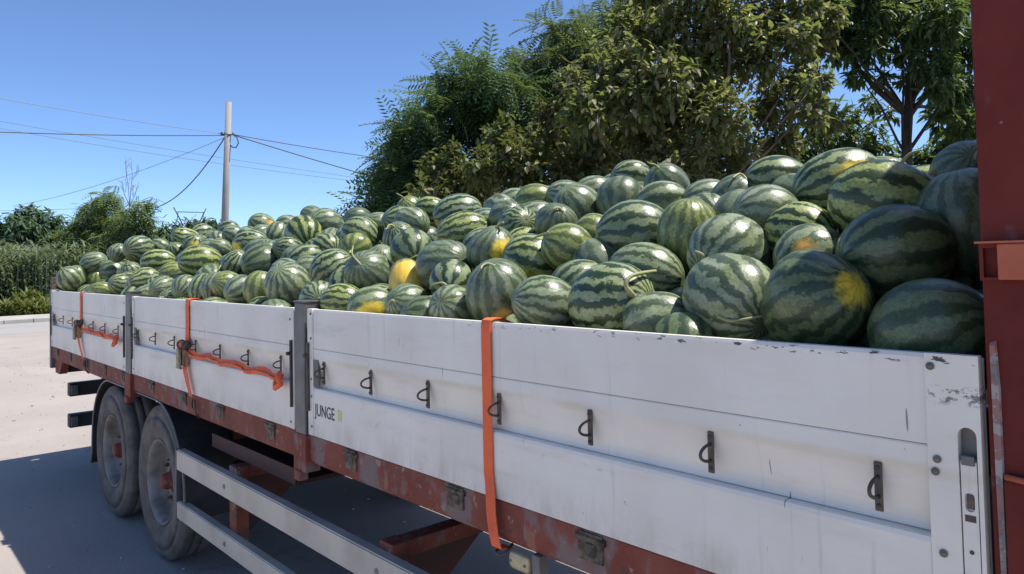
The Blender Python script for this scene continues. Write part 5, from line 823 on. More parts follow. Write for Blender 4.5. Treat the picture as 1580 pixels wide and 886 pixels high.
CORE=[(-7.17,0.60,2.07,0.102),(-8.04,0.61,2.05,0.096),(-1.23,0.80,2.15,0.094),(-7.83,0.65,2.06,0.090),(-6.02,0.64,2.04,0.092),(-4.95,1.01,2.26,0.095),(-1.46,0.80,2.13,0.095),(-8.39,0.61,2.02,0.098),(-6.77,0.81,2.13,0.111),(-8.21,0.70,2.06,0.098),(-7.75,0.89,2.18,0.103),(-3.18,0.67,2.03,0.124),(-0.16,0.84,2.13,0.108),(-3.61,0.70,2.04,0.104),(-2.69,0.96,2.19,0.097),(-7.90,0.83,2.11,0.090),(-6.76,1.25,2.36,0.090),(-3.81,0.86,2.13,0.110),(-1.69,0.71,2.04,0.112),(-3.36,0.94,2.17,0.093),(-7.55,0.71,2.03,0.091),(-1.97,0.87,2.12,0.105),(-4.13,0.96,2.18,0.096),(-5.13,1.19,2.31,0.121),(-7.78,1.20,2.32,0.091),(-6.50,1.31,2.38,0.091),(-2.04,1.06,2.22,0.111),(-7.03,0.61,1.95,0.094),(-2.63,0.69,2.00,0.097),(-1.27,0.64,1.96,0.091),(-0.49,0.82,2.06,0.090),(-3.32,0.82,2.06,0.098),(-8.43,0.84,2.07,0.092),(-1.58,0.95,2.13,0.106),(-5.40,1.00,2.16,0.095),(-6.01,1.06,2.20,0.096),(-5.16,0.79,2.04,0.106),(-3.12,0.89,2.09,0.100),(-8.11,0.92,2.11,0.105),(-7.40,1.07,2.19,0.102),(-5.99,1.26,2.30,0.111),(-7.95,1.08,2.19,0.114),(-6.32,0.78,2.01,0.096),(-2.25,1.09,2.20,0.092),(-6.82,0.58,1.91,0.122),(-3.76,0.54,1.94,0.093),(-6.51,1.03,2.16,0.104),(-8.31,0.97,2.12,0.094),(-5.34,1.40,2.37,0.091),(-7.04,1.12,2.21,0.101),(-7.46,0.58,1.90,0.111),(-7.35,0.77,1.99,0.100),(-4.98,0.93,2.09,0.104),(-4.00,0.83,2.03,0.100),(-0.90,0.55,1.92,0.090),(-3.94,1.44,2.39,0.093),(-7.59,1.37,2.35,0.096),(-4.64,0.91,2.07,0.115),(-2.41,0.93,2.08,0.115),(-3.54,0.61,1.89,0.104),(-2.46,1.13,2.20,0.116),(-7.25,1.19,2.24,0.100),(-1.80,0.97,2.10,0.101),(-2.43,1.42,2.37,0.115),(-6.63,0.69,1.93,0.107),(-4.42,0.71,1.94,0.103),(-7.40,1.44,2.38,0.092),(-0.42,1.28,2.28,0.100),(-5.56,1.44,2.37,0.092),(-5.76,0.61,1.87,0.102),(-4.64,0.73,1.94,0.095),(-2.20,0.82,1.99,0.118),(-4.98,0.53,1.90,0.096),(-6.60,1.23,2.23,0.119),(-0.82,0.88,2.02,0.093),(-4.12,0.70,1.92,0.101),(-3.00,1.09,2.15,0.112),(-7.64,1.19,2.21,0.095),(-5.93,0.94,2.06,0.110),(-3.88,1.29,2.27,0.090),(-5.14,0.65,1.88,0.114),(-0.94,1.33,2.29,0.106),(-2.93,0.53,1.89,0.120),(-1.33,0.87,2.01,0.104),(-5.37,0.65,1.88,0.096),(-6.34,1.25,2.23,0.113),(-7.98,0.73,1.92,0.096),(-6.63,0.92,2.03,0.105),(-0.66,0.77,1.95,0.101),(-0.85,1.09,2.14,0.102),(-7.09,1.51,2.39,0.090),(-1.04,1.00,2.08,0.112),(-4.14,1.36,2.29,0.112),(-2.93,1.34,2.28,0.091),(-7.07,0.90,2.01,0.120),(-2.14,1.25,2.22,0.091),(-4.78,1.11,2.13,0.119),(-6.13,1.48,2.36,0.122),(-1.93,1.49,2.36,0.101),(-2.46,1.60,2.43,0.092),(-7.79,0.75,1.91,0.093),(-6.17,0.53,1.86,0.091),(-8.15,0.58,1.83,0.111),(-4.25,0.54,1.85,0.111),(-4.25,1.17,2.16,0.113),(-1.87,1.14,2.14,0.099),(-5.75,1.26,2.21,0.105),(-5.54,1.29,2.23,0.119),(-6.83,1.09,2.11,0.106),(-5.91,0.77,1.92,0.096),(-8.34,0.49,1.88,0.101),(-2.77,1.16,2.15,0.096),(-5.60,1.10,2.11,0.116),(-1.45,1.19,2.16,0.100),(-4.36,1.56,2.39,0.100),(-3.88,0.72,1.88,0.092),(-1.26,0.47,1.89,0.104),(-1.42,0.69,1.86,0.101),(-0.51,0.52,1.85,0.099),(-8.53,1.07,2.08,0.095),(-6.40,0.60,1.80,0.113),(-7.21,1.05,2.07,0.096),(-4.38,0.92,1.99,0.103),(-5.68,0.85,1.94,0.105),(-5.98,0.56,1.82,0.108),(-2.71,1.33,2.23,0.103),(-4.57,1.17,2.13,0.095),(-7.80,1.35,2.24,0.094),(-7.28,0.39,1.91,0.105),(-4.37,1.35,2.23,0.095),(-8.18,1.12,2.09,0.122),(-6.54,1.56,2.35,0.123),(-1.95,1.67,2.42,0.096),(-2.75,0.97,2.00,0.120),(-0.56,1.11,2.08,0.106),(-5.29,1.30,2.20,0.123),(-6.32,1.08,2.06,0.116),(-4.55,1.53,2.33,0.092),(-6.82,0.93,1.97,0.106),(-7.11,1.37,2.23,0.124),(-6.30,1.58,2.36,0.097),(-4.17,1.61,2.38,0.106),(-8.03,1.32,2.19,0.091),(-1.90,0.87,1.92,0.096),(-2.67,0.47,1.84,0.109),(-7.76,1.13,2.08,0.097),(-3.32,0.59,1.76,0.091),(-5.59,0.70,1.82,0.108),(-4.54,0.60,1.76,0.092),(-1.99,0.71,1.82,0.125),(-1.92,0.48,1.83,0.122),(-4.89,0.72,1.83,0.105),(-3.70,1.32,2.18,0.122),(-6.18,0.81,1.88,0.095),(-0.44,0.96,1.96,0.095),(-7.33,1.63,2.36,0.094),(-1.72,0.86,1.90,0.099),(-8.21,1.34,2.19,0.096),(-4.13,1.07,2.03,0.102),(-1.98,1.04,2.01,0.098),(-2.52,1.36,2.20,0.102),(-1.07,0.45,1.83,0.105),(-4.78,1.48,2.27,0.124),(-2.56,0.63,1.76,0.099),(-2.12,1.14,2.07,0.091),(-2.13,1.43,2.24,0.093),(-5.13,1.00,1.98,0.094),(-7.98,0.93,1.94,0.108),(-7.60,0.74,1.82,0.095),(-7.31,0.70,1.79,0.107),(-4.98,0.33,1.90,0.092),(-1.65,0.40,1.85,0.091),(-8.32,0.88,1.90,0.123),(-6.98,0.54,1.77,0.092),(-5.66,1.65,2.36,0.116),(-6.66,0.44,1.83,0.102),(-3.19,0.44,1.83,0.103),(-3.47,0.42,1.84,0.097),(-3.68,0.84,1.88,0.112),(-6.19,0.97,1.95,0.097),(-3.50,0.91,1.91,0.094),(-7.57,0.92,1.92,0.119),(-6.45,0.88,1.89,0.104),(-0.62,0.63,1.74,0.093),(-5.26,1.13,2.04,0.091),(-3.06,0.64,1.75,0.124),(-5.85,1.54,2.29,0.106),(-2.53,1.09,2.02,0.092),(-1.60,1.42,2.21,0.093),(-3.23,1.52,2.27,0.096),(-6.72,1.45,2.23,0.102),(-6.93,1.31,2.14,0.096),(-3.45,1.07,2.00,0.095),(-3.74,1.10,2.01,0.108),(-4.99,1.34,2.16,0.109),(-7.15,0.82,1.84,0.094),(-2.61,0.88,1.88,0.098),(-1.10,1.38,2.18,0.103),(-1.52,0.97,1.93,0.092),(-4.79,0.98,1.94,0.111),(-0.85,0.78,1.81,0.120),(-4.06,0.66,1.74,0.098),(-0.23,0.69,1.76,0.090),(-8.39,1.24,2.09,0.103),(-4.59,1.38,2.17,0.094),(-7.39,1.37,2.17,0.099),(-3.00,1.01,1.95,0.097),(-5.01,0.90,1.88,0.108),(-3.37,0.78,1.81,0.112),(-1.66,1.10,2.00,0.105),(-1.57,1.60,2.30,0.090),(-4.48,0.41,1.81,0.101),(-1.09,1.22,2.07,0.095),(-1.80,1.47,2.22,0.095),(-3.88,0.63,1.71,0.092),(-0.80,0.57,1.71,0.098),(-5.05,1.62,2.31,0.123),(-2.91,1.55,2.27,0.095),(-0.22,1.16,2.03,0.122),(-3.74,1.70,2.35,0.099),(-6.59,0.63,1.71,0.093),(-0.42,0.64,1.72,0.111),(-7.69,1.60,2.29,0.108),(-2.91,1.74,2.37,0.102),(-0.67,1.35,2.14,0.116),(-1.24,0.81,1.81,0.113),(-1.24,1.07,1.97,0.110),(-3.14,1.33,2.12,0.103),(-1.08,0.66,1.72,0.114),(-8.41,0.67,1.72,0.096),(-1.31,1.47,2.20,0.108),(-6.74,0.75,1.77,0.100),(-7.98,0.43,1.79,0.099),(-2.25,0.65,1.71,0.100),(-1.08,1.77,2.38,0.101),(-5.46,0.83,1.82,0.096),(-7.49,1.53,2.24,0.105),(-3.08,1.67,2.33,0.091),(-5.97,1.19,2.04,0.098),(-7.20,1.56,2.26,0.096),(-2.40,0.84,1.83,0.123),(-5.47,1.73,2.36,0.090),(-7.98,1.15,2.01,0.091),(-3.71,0.51,1.73,0.115),(-5.30,1.63,2.29,0.102),(-6.33,0.39,1.81,0.093),(-0.79,1.50,2.22,0.092),(-1.56,0.82,1.81,0.100),(-6.12,0.69,1.73,0.118),(-7.42,1.16,2.01,0.099),(-3.22,0.98,1.90,0.111),(-0.51,0.82,1.80,0.122),(-6.96,0.78,1.78,0.096),(-2.32,1.70,2.33,0.102),(-2.38,1.19,2.02,0.093),(-7.80,0.54,1.71,0.113),(-3.89,0.92,1.86,0.103),(-5.81,0.64,1.69,0.096),(-5.74,0.36,1.81,0.095),(-0.48,1.45,2.17,0.105),(-6.32,0.77,1.77,0.098),(-4.45,1.15,1.99,0.095),(-6.20,1.39,2.14,0.125),(-7.59,0.58,1.68,0.107),(-4.10,0.90,1.84,0.103),(-4.59,1.04,1.92,0.093),(-7.23,1.24,2.04,0.106),(-5.27,0.75,1.75,0.102),(-7.22,0.52,1.70,0.099),(-5.69,1.44,2.16,0.100),(-4.62,0.76,1.75,0.094),(-3.54,1.62,2.27,0.103),(-3.90,1.61,2.26,0.125),(-2.12,0.32,1.82,0.092),(-4.42,0.84,1.80,0.093),(-1.11,0.94,1.86,0.096),(-6.18,1.74,2.34,0.111),(-1.26,1.76,2.35,0.092),(-5.51,1.02,1.90,0.101),(-5.46,1.54,2.21,0.100),(-4.96,0.55,1.67,0.092),(-4.28,1.53,2.20,0.098),(-7.97,1.55,2.22,0.105),(-6.92,1.55,2.22,0.118),(-2.32,1.39,2.12,0.114),(-1.82,1.05,1.91,0.092),(-8.54,0.87,1.80,0.119),(-6.74,1.10,1.94,0.093),(-7.54,1.74,2.33,0.101),(-0.89,1.71,2.31,0.117),(-2.29,1.06,1.92,0.101),(-3.46,0.56,1.66,0.095),(-4.84,1.77,2.34,0.091),(-1.15,1.62,2.25,0.098),(-7.31,0.93,1.84,0.107),(-5.09,1.18,1.99,0.094),(-5.64,0.56,1.66,0.101),(-5.80,0.84,1.78,0.097),(-1.48,1.15,1.97,0.097),(-4.90,1.15,1.97,0.109),(-5.87,1.38,2.10,0.093),(-0.37,1.31,2.06,0.113),(-6.42,1.43,2.13,0.117),(-2.81,0.31,1.80,0.091),(-6.66,0.93,1.83,0.113),(-8.18,0.35,1.78,0.118),(-1.46,1.79,2.35,0.097),(-2.40,0.50,1.69,0.092),(-3.93,1.12,1.94,0.107),(-5.14,0.36,1.77,0.109),(-2.66,1.27,2.03,0.091),(-0.95,1.11,1.93,0.104),(-7.79,0.97,1.84,0.113),(-6.86,0.35,1.77,0.093),(-4.29,0.35,1.77,0.119),(-6.48,1.09,1.91,0.093),(-6.22,0.50,1.68,0.106),(-1.22,0.48,1.69,0.107),(-8.04,0.59,1.62,0.111),(-2.97,0.41,1.73,0.098),(-1.95,1.37,2.08,0.111),(-7.13,1.08,1.90,0.099),(-2.50,1.62,2.23,0.120),(-2.84,1.17,1.95,0.111),(-5.14,0.53,1.65,0.103),(-3.45,1.26,2.01,0.105),(-3.26,1.17,1.95,0.105),(-3.08,1.19,1.96,0.095),(-5.14,1.50,2.15,0.114),(-6.86,1.74,2.29,0.097),(-5.72,1.02,1.86,0.104),(-4.03,1.44,2.10,0.095),(-6.75,0.54,1.64,0.116),(-5.33,1.02,1.85,0.092),(-5.93,1.04,1.87,0.103),(-6.94,1.16,1.94,0.111),(-1.75,1.29,2.02,0.107),(-0.43,1.69,2.26,0.091),(-4.30,1.72,2.27,0.101),(-1.63,0.48,1.67,0.125),(-5.47,1.28,2.00,0.095),(-7.04,0.35,1.74,0.096),(-3.20,0.51,1.65,0.094),(-3.29,1.85,2.34,0.092),(-6.20,1.61,2.20,0.094),(-6.49,1.78,2.30,0.113),(-6.02,1.50,2.13,0.093),(-2.44,0.33,1.75,0.095),(-2.08,1.68,2.24,0.118),(-2.52,1.82,2.32,0.092),(-4.68,1.30,2.01,0.115),(-3.56,1.82,2.32,0.114),(-8.55,0.41,1.70,0.123),(-4.29,1.24,1.97,0.091),(-1.35,1.33,2.02,0.120),(-7.96,0.87,1.75,0.108),(-8.46,1.08,1.87,0.092),(-4.46,1.63,2.20,0.092),(-4.68,1.83,2.32,0.095),(-7.12,1.80,2.30,0.099),(-3.79,1.29,1.99,0.098),(-6.62,1.23,1.95,0.092),(-7.63,1.17,1.92,0.112),(-1.40,0.50,1.64,0.094),(-6.00,1.69,2.23,0.105),(-2.21,0.41,1.68,0.101),(-2.51,1.34,2.01,0.091),(-6.14,1.17,1.92,0.090),(-1.78,1.91,2.35,0.100),(-7.25,1.44,2.07,0.097),(-7.62,0.36,1.71,0.115),(-4.66,1.66,2.20,0.109),(-2.05,1.85,2.32,0.092),(-5.93,0.43,1.67,0.108),(-8.20,1.08,1.85,0.123),(-7.70,1.41,2.05,0.096),(-3.02,1.50,2.10,0.121),(-7.78,1.80,2.28,0.120),(-8.31,1.61,2.16,0.098),(-4.06,1.28,1.96,0.110),(-6.68,0.23,1.78,0.101),(-4.43,1.87,2.32,0.106),(-5.79,1.22,1.92,0.118),(-3.84,1.86,2.30,0.100),(-5.95,1.88,2.31,0.103),(-4.43,0.49,1.61,0.113),(-7.37,1.68,2.19,0.093),(-0.98,1.94,2.35,0.097),(-3.33,1.71,2.21,0.114),(-0.59,1.90,2.32,0.116),(-6.44,1.30,1.96,0.105),(-1.75,0.29,1.72,0.090),(-1.96,0.47,1.61,0.092),(-8.17,0.83,1.67,0.090),(-4.45,1.44,2.04,0.097),(-4.93,0.26,1.73,0.094),(-8.36,0.50,1.59,0.106),(-8.54,0.73,1.61,0.095),(-1.90,1.79,2.24,0.094),(-2.82,1.38,1.99,0.124),(-3.07,0.24,1.74,0.103),(-4.73,0.24,1.73,0.104),(-4.84,1.69,2.18,0.094),(-2.71,0.37,1.66,0.108),(-8.12,1.60,2.12,0.093),(-3.62,1.42,2.01,0.099),(-2.64,1.50,2.05,0.109),(-4.20,1.43,2.01,0.108),(-1.02,0.45,1.60,0.103),(-7.28,0.25,1.72,0.107),(-7.01,1.46,2.02,0.114),(-0.44,0.41,1.62,0.104),(-8.46,1.53,2.06,0.100),(-6.45,0.26,1.70,0.114),(-2.10,1.49,2.04,0.091),(-3.00,1.93,2.30,0.091),(-7.45,0.39,1.63,0.092),(-5.55,0.37,1.64,0.108),(-0.68,0.43,1.60,0.092),(-6.68,1.82,2.23,0.108),(-8.36,0.91,1.68,0.112),(-6.25,0.29,1.68,0.095),(-0.18,0.43,1.60,0.107),(-1.71,1.78,2.20,0.090),(-2.75,1.86,2.25,0.122),(-5.75,1.74,2.17,0.094),(-6.84,1.35,1.94,0.092),(-5.36,1.46,2.01,0.112),(-6.55,0.42,1.60,0.112),(-5.41,1.74,2.17,0.102),(-1.33,1.95,2.30,0.108),(-0.97,1.44,1.99,0.115),(-3.75,1.75,2.18,0.091),(-4.74,1.49,2.02,0.096),(-6.97,1.94,2.29,0.104),(-1.57,1.50,2.02,0.124),(-2.26,1.90,2.26,0.116),(-3.37,1.50,2.02,0.098),(-7.87,1.33,1.92,0.104),(-1.16,1.49,2.02,0.095),(-7.98,1.48,2.01,0.097),(-6.33,1.73,2.16,0.094),(-5.01,1.79,2.19,0.096),(-4.91,1.45,1.99,0.092),(-3.19,1.47,2.00,0.092),(-5.56,1.88,2.24,0.123),(-7.81,1.67,2.11,0.100),(-8.17,1.41,1.96,0.109),(-8.02,1.19,1.82,0.093),(-1.13,1.86,2.23,0.097),(-6.06,1.40,1.95,0.090),(-6.66,1.49,2.00,0.101),(-2.31,0.19,1.71,0.104),(-4.19,0.41,1.58,0.107),(-5.10,1.41,1.95,0.108),(-5.60,1.43,1.96,0.097),(-5.75,0.36,1.61,0.091),(-3.09,1.81,2.18,0.102),(-6.56,1.99,2.29,0.091),(-7.43,1.45,1.97,0.099),(-5.28,0.38,1.59,0.117),(-4.02,1.81,2.18,0.107),(-0.62,1.50,1.99,0.102),(-1.25,0.20,1.69,0.094),(-1.03,0.15,1.73,0.091),(-0.37,0.17,1.71,0.112),(-8.17,0.41,1.56,0.101),(-7.98,1.78,2.16,0.112),(-3.91,1.49,1.98,0.096),(-1.57,1.94,2.25,0.100),(-7.96,0.31,1.61,0.116),(-5.89,0.21,1.68,0.093),(-8.54,1.41,1.92,0.091),(-2.89,0.37,1.58,0.091),(-0.75,1.84,2.18,0.097),(-3.98,2.02,2.28,0.097),(-2.44,0.36,1.57,0.095),(-6.91,0.14,1.70,0.112),(-5.27,1.88,2.20,0.115),(-3.93,0.35,1.58,0.106),(-3.37,0.37,1.57,0.098),(-4.16,0.17,1.68,0.093),(-6.14,1.81,2.14,0.095),(-3.11,0.33,1.58,0.096),(-4.86,0.33,1.57,0.091),(-7.23,0.36,1.55,0.111),(-4.67,2.01,2.25,0.096),(-2.86,0.16,1.67,0.106),(-3.23,1.95,2.21,0.093),(-0.14,0.21,1.63,0.092),(-2.59,0.15,1.67,0.110),(-2.55,1.99,2.24,0.109),(-1.91,0.24,1.61,0.121),(-4.51,0.15,1.67,0.110),(-8.20,1.83,2.13,0.116),(-5.44,0.17,1.65,0.106),(-5.40,2.04,2.26,0.097),(-1.34,0.35,1.54,0.098),(-5.82,1.90,2.17,0.095),(-4.16,1.97,2.22,0.103),(-0.84,0.31,1.57,0.117),(-3.26,0.18,1.64,0.112),(-4.78,1.89,2.16,0.101),(-7.75,0.15,1.66,0.118),(-7.33,1.91,2.17,0.119),(-4.31,1.87,2.14,0.098),(-8.38,1.35,1.83,0.111),(-6.72,0.26,1.58,0.095),(-5.02,2.06,2.25,0.105),(-7.15,2.08,2.26,0.102),(-8.18,1.29,1.78,0.108),(-8.29,0.15,1.64,0.117),(-2.81,2.09,2.26,0.120),(-7.60,1.91,2.15,0.098),(-3.96,0.13,1.64,0.095),(-6.97,0.29,1.54,0.124),(-5.04,0.26,1.56,0.122),(-6.30,1.94,2.15,0.116),(-7.67,0.32,1.52,0.096),(-4.27,2.12,2.27,0.096),(-1.74,1.95,2.16,0.102),(-3.69,0.24,1.56,0.095),(-2.92,1.95,2.15,0.094),(-1.61,0.29,1.52,0.100),(-2.12,2.13,2.26,0.120),(-1.84,2.12,2.25,0.112),(-0.59,0.20,1.58,0.116),(-8.44,1.77,2.04,0.117),(-1.66,2.19,2.29,0.102),(-8.51,1.21,1.70,0.111),(-6.04,1.98,2.15,0.094),(-7.36,2.10,2.22,0.090),(-4.57,0.28,1.52,0.107),(-3.20,2.18,2.27,0.108),(-7.17,0.16,1.59,0.104),(-7.83,1.99,2.14,0.123),(-8.50,0.25,1.52,0.123),(-6.26,0.14,1.59,0.095),(-3.64,2.02,2.16,0.122),(-1.04,2.05,2.17,0.123),(-3.40,2.07,2.19,0.108),(-5.64,0.19,1.55,0.119),(-4.85,0.13,1.58,0.092),(-0.53,2.05,2.16,0.119),(-7.09,1.96,2.11,0.100),(-1.99,2.03,2.15,0.095),(-0.74,2.09,2.19,0.106),(-3.99,2.20,2.25,0.101),(-8.54,1.64,1.91,0.104),(-4.50,1.97,2.11,0.093),(-1.70,0.14,1.56,0.094),(-1.45,0.17,1.54,0.115),(-1.27,2.22,2.25,0.091),(-8.13,0.22,1.51,0.107),(-2.18,0.22,1.51,0.116),(-6.83,2.02,2.13,0.103),(-6.38,0.24,1.49,0.090),(-6.69,2.17,2.22,0.093),(-6.55,1.99,2.11,0.095),(-7.49,0.22,1.50,0.116),(-2.41,2.17,2.21,0.108),(-7.57,2.15,2.20,0.114),(-4.51,2.20,2.23,0.092),(-8.04,2.06,2.14,0.108),(-5.81,2.15,2.19,0.098),(-1.25,2.08,2.15,0.090),(-2.51,0.21,1.49,0.097),(-5.13,2.01,2.10,0.095),(-4.01,2.04,2.11,0.091),(-1.45,2.07,2.13,0.117),(-5.55,2.05,2.11,0.095),(-7.77,2.19,2.19,0.096),(-5.52,2.22,2.21,0.118),(-8.19,1.48,1.77,0.091),(-6.04,0.19,1.48,0.119),(-4.90,2.22,2.20,0.108),(-4.28,0.15,1.49,0.116),(-0.97,0.19,1.47,0.101),(-3.82,2.13,2.14,0.108),(-6.41,2.11,2.12,0.099),(-4.01,0.21,1.45,0.111),(-1.51,2.32,2.25,0.107),(-8.52,1.41,1.70,0.090),(-5.23,0.14,1.49,0.096),(-1.21,0.15,1.48,0.116),(-8.02,1.91,1.99,0.106),(-0.64,2.31,2.23,0.118),(-7.91,0.14,1.48,0.113),(-2.69,0.19,1.44,0.110),(-5.45,0.18,1.45,0.108),(-7.03,2.29,2.21,0.093),(-2.93,0.15,1.46,0.115),(-2.60,2.12,2.11,0.092),(-3.38,2.33,2.23,0.092),(-5.84,0.17,1.45,0.092),(-3.75,2.30,2.20,0.091),(-2.24,2.31,2.21,0.095),(-5.29,2.21,2.15,0.121),(-3.82,0.13,1.46,0.095),(-4.75,0.18,1.43,0.092),(-3.55,0.17,1.43,0.119),(-0.97,2.28,2.18,0.094),(-6.22,2.17,2.11,0.116),(-8.36,2.06,2.04,0.101),(-3.02,2.14,2.10,0.100),(-6.64,0.15,1.44,0.092),(-0.29,0.15,1.44,0.121),(-7.21,2.22,2.14,0.106),(-2.89,2.30,2.19,0.095),(-7.30,0.14,1.44,0.112),(-3.35,0.12,1.45,0.093),(-5.98,2.23,2.14,0.107),(-2.57,2.29,2.17,0.103),(-7.02,2.15,2.08,0.101),(-4.96,0.15,1.42,0.091),(-3.14,0.12,1.43,0.090),(-8.29,0.14,1.42,0.107),(-7.47,2.33,2.18,0.094),(-2.00,0.14,1.41,0.093),(-7.66,0.14,1.41,0.090),(-7.42,2.19,2.08,0.095),(-1.15,2.25,2.12,0.091),(-8.33,1.90,1.90,0.096),(-1.60,0.13,1.41,0.099),(-3.24,2.19,2.08,0.101),(-3.54,2.29,2.14,0.090),(-6.90,0.13,1.41,0.092),(-1.77,2.27,2.12,0.112),(-4.28,2.22,2.08,0.115),(-6.83,2.27,2.11,0.110),(-2.77,2.23,2.08,0.093),(-2.03,2.26,2.09,0.103),(-7.94,2.22,2.06,0.096),(-5.05,2.23,2.06,0.110),(-3.12,2.33,2.11,0.099),(-6.42,2.29,2.08,0.095),(-8.49,2.01,1.91,0.099),(-4.75,2.26,2.06,0.122),(-2.39,2.31,2.08,0.095),(-8.15,2.26,2.04,0.113),(-5.71,2.27,2.05,0.099),(-0.78,2.31,2.07,0.100),(-4.08,2.32,2.07,0.120),(-1.33,2.32,2.06,0.119),(-4.54,2.31,2.04,0.090),(-3.69,2.30,2.04,0.093),(-6.65,2.30,2.03,0.099),(-7.64,2.31,2.03,0.107),(-5.51,2.33,2.02,0.117),(-8.25,2.12,1.88,0.097),(-8.44,2.33,1.92,0.114),(-7.94,2.33,1.91,0.105),(-8.51,2.19,1.77,0.097),(-8.20,2.32,1.84,0.123)]
HERO_STEMS=[(26,0.0085,[(-0.952,0.166,1.928),(-0.956,0.130,1.957),(-0.964,0.116,1.981),(-0.961,0.134,2.006),(-0.956,0.185,2.016),(-0.973,0.275,2.020)]),
(20,0.0060,[(-0.802,0.313,2.031),(-0.812,0.298,2.049),(-0.808,0.290,2.068),(-0.832,0.286,2.079)]),
(21,0.0055,[(-0.649,0.118,1.900),(-0.617,0.123,1.889),(-0.578,0.141,1.895),(-0.542,0.177,1.904)]),
(7,0.0060,[(-0.563,0.325,2.023),(-0.580,0.321,2.029),(-0.574,0.311,2.042),(-0.545,0.299,2.045)]),
(16,0.0060,[(-0.971,0.836,2.306),(-0.986,0.855,2.347),(-1.015,0.861,2.370),(-1.013,0.807,2.350)]),
(65,0.0060,[(-2.735,0.254,2.056),(-2.765,0.239,2.088),(-2.813,0.246,2.118),(-2.848,0.273,2.155)]),
(47,0.0070,[(-1.988,0.220,1.915),(-1.967,0.206,1.951),(-1.979,0.186,1.978),(-2.017,0.164,1.970),(-2.035,0.163,1.954)]),
(41,0.0060,[(-1.620,0.162,2.044),(-1.641,0.145,2.054),(-1.645,0.123,2.047),(-1.634,0.105,2.035)]),
(49,0.0060,[(-2.149,0.069,1.899),(-2.162,0.059,1.910),(-2.178,0.047,1.892)]),
(52,0.0060,[(-2.671,0.461,2.064),(-2.622,0.476,2.089),(-2.597,0.506,2.105),(-2.584,0.533,2.124)]),
(39,0.0060,[(-1.545,0.374,2.167),(-1.596,0.374,2.159),(-1.618,0.350,2.147)]),
(38,0.0060,[(-1.740,0.655,2.269),(-1.752,0.640,2.286),(-1.762,0.614,2.278)]),
(18,0.0050,[(-1.037,0.644,2.220),(-1.015,0.650,2.186),(-1.000,0.667,2.162)]),
(10,0.0060,[(-0.211,0.766,2.312),(-0.208,0.767,2.334),(-0.201,0.775,2.348)])]

# ------------------------------------------------------------------ watermelons
MELON = m_melon()
def melon_data(seed, ns=40, nr=24):
    rn = np.random.default_rng(seed); vs = []; fs = []
    ph = rn.uniform(0, 6.28, 6); am = rn.normal(size=6) * .019; pear = rn.uniform(-.05, .05); nrib = int(rn.integers(8, 12)); rib = rn.uniform(.002, .007)
    def R(th, fi):
        r = 1 + pear * math.cos(th) + am[0] * math.cos(fi + ph[0]) * math.sin(th) + am[1] * math.cos(2 * fi + ph[1]) * math.sin(th) + am[2] * math.cos(2 * th + ph[2]) + am[3] * math.cos(3 * th + fi + ph[3]) * math.sin(th)
        r += rib * math.cos(nrib * fi + ph[4]) * math.sin(th) ** 2
        r -= .05 * math.exp(-(th / .16) ** 2) + .035 * math.exp(-((math.pi - th) / .12) ** 2)
        return r
    vs.append((0, 0, R(0, 0)))
    for i in range(1, nr):
        th = math.pi * (i / nr)
        for j in range(ns):
            fi = 2 * math.pi * j / ns; r = R(th, fi)
            vs.append((r * math.sin(th) * math.cos(fi), r * math.sin(th) * math.sin(fi), r * math.cos(th)))
    vs.append((0, 0, -R(math.pi, 0))); L = len(vs) - 1
    for j in range(ns):
        k = (j + 1) % ns
        fs.append((0, 1 + j, 1 + k))
        for i in range(nr - 2):
            a = 1 + i * ns; fs.append((a + j, a + ns + j, a + ns + k, a + k))
        a = 1 + (nr - 2) * ns; fs.append((a + j, L, a + k))
    return vs, fs
MEL = []
for s in range(8):
    me = bpy.data.meshes.new('watermelon'); v, f = melon_data(s); me.from_pydata(v, [], f); me.polygons.foreach_set('use_smooth', [True] * len(f)); me.materials.append(MELON); MEL.append(me)
STM = []
for s in range(7):
    rn = np.random.default_rng(40 + s); p = Vector((0, 0, .93)); d = Vector((rn.normal() * .2, rn.normal() * .2, 1)).normalized(); path = [p.copy()]
    ax = Vector(rn.normal(size=3)).normalized(); n = 9; ln = rn.uniform(.065, .12)
    bend = rn.uniform(.32, .55)
    for k in range(n):
        p = p + d * ln; path.append(p.copy()); d = (Quaternion(ax, bend * (1 if k < 5 else rn.choice([-1, 1]))) @ d).normalized()
    b = MB(); b.tube(path, [.12, .075] + list(np.linspace(.06, .034, n - 1)), 7)
    me = b.data('stem'); me.materials.append(STEMM); STM.append(me)
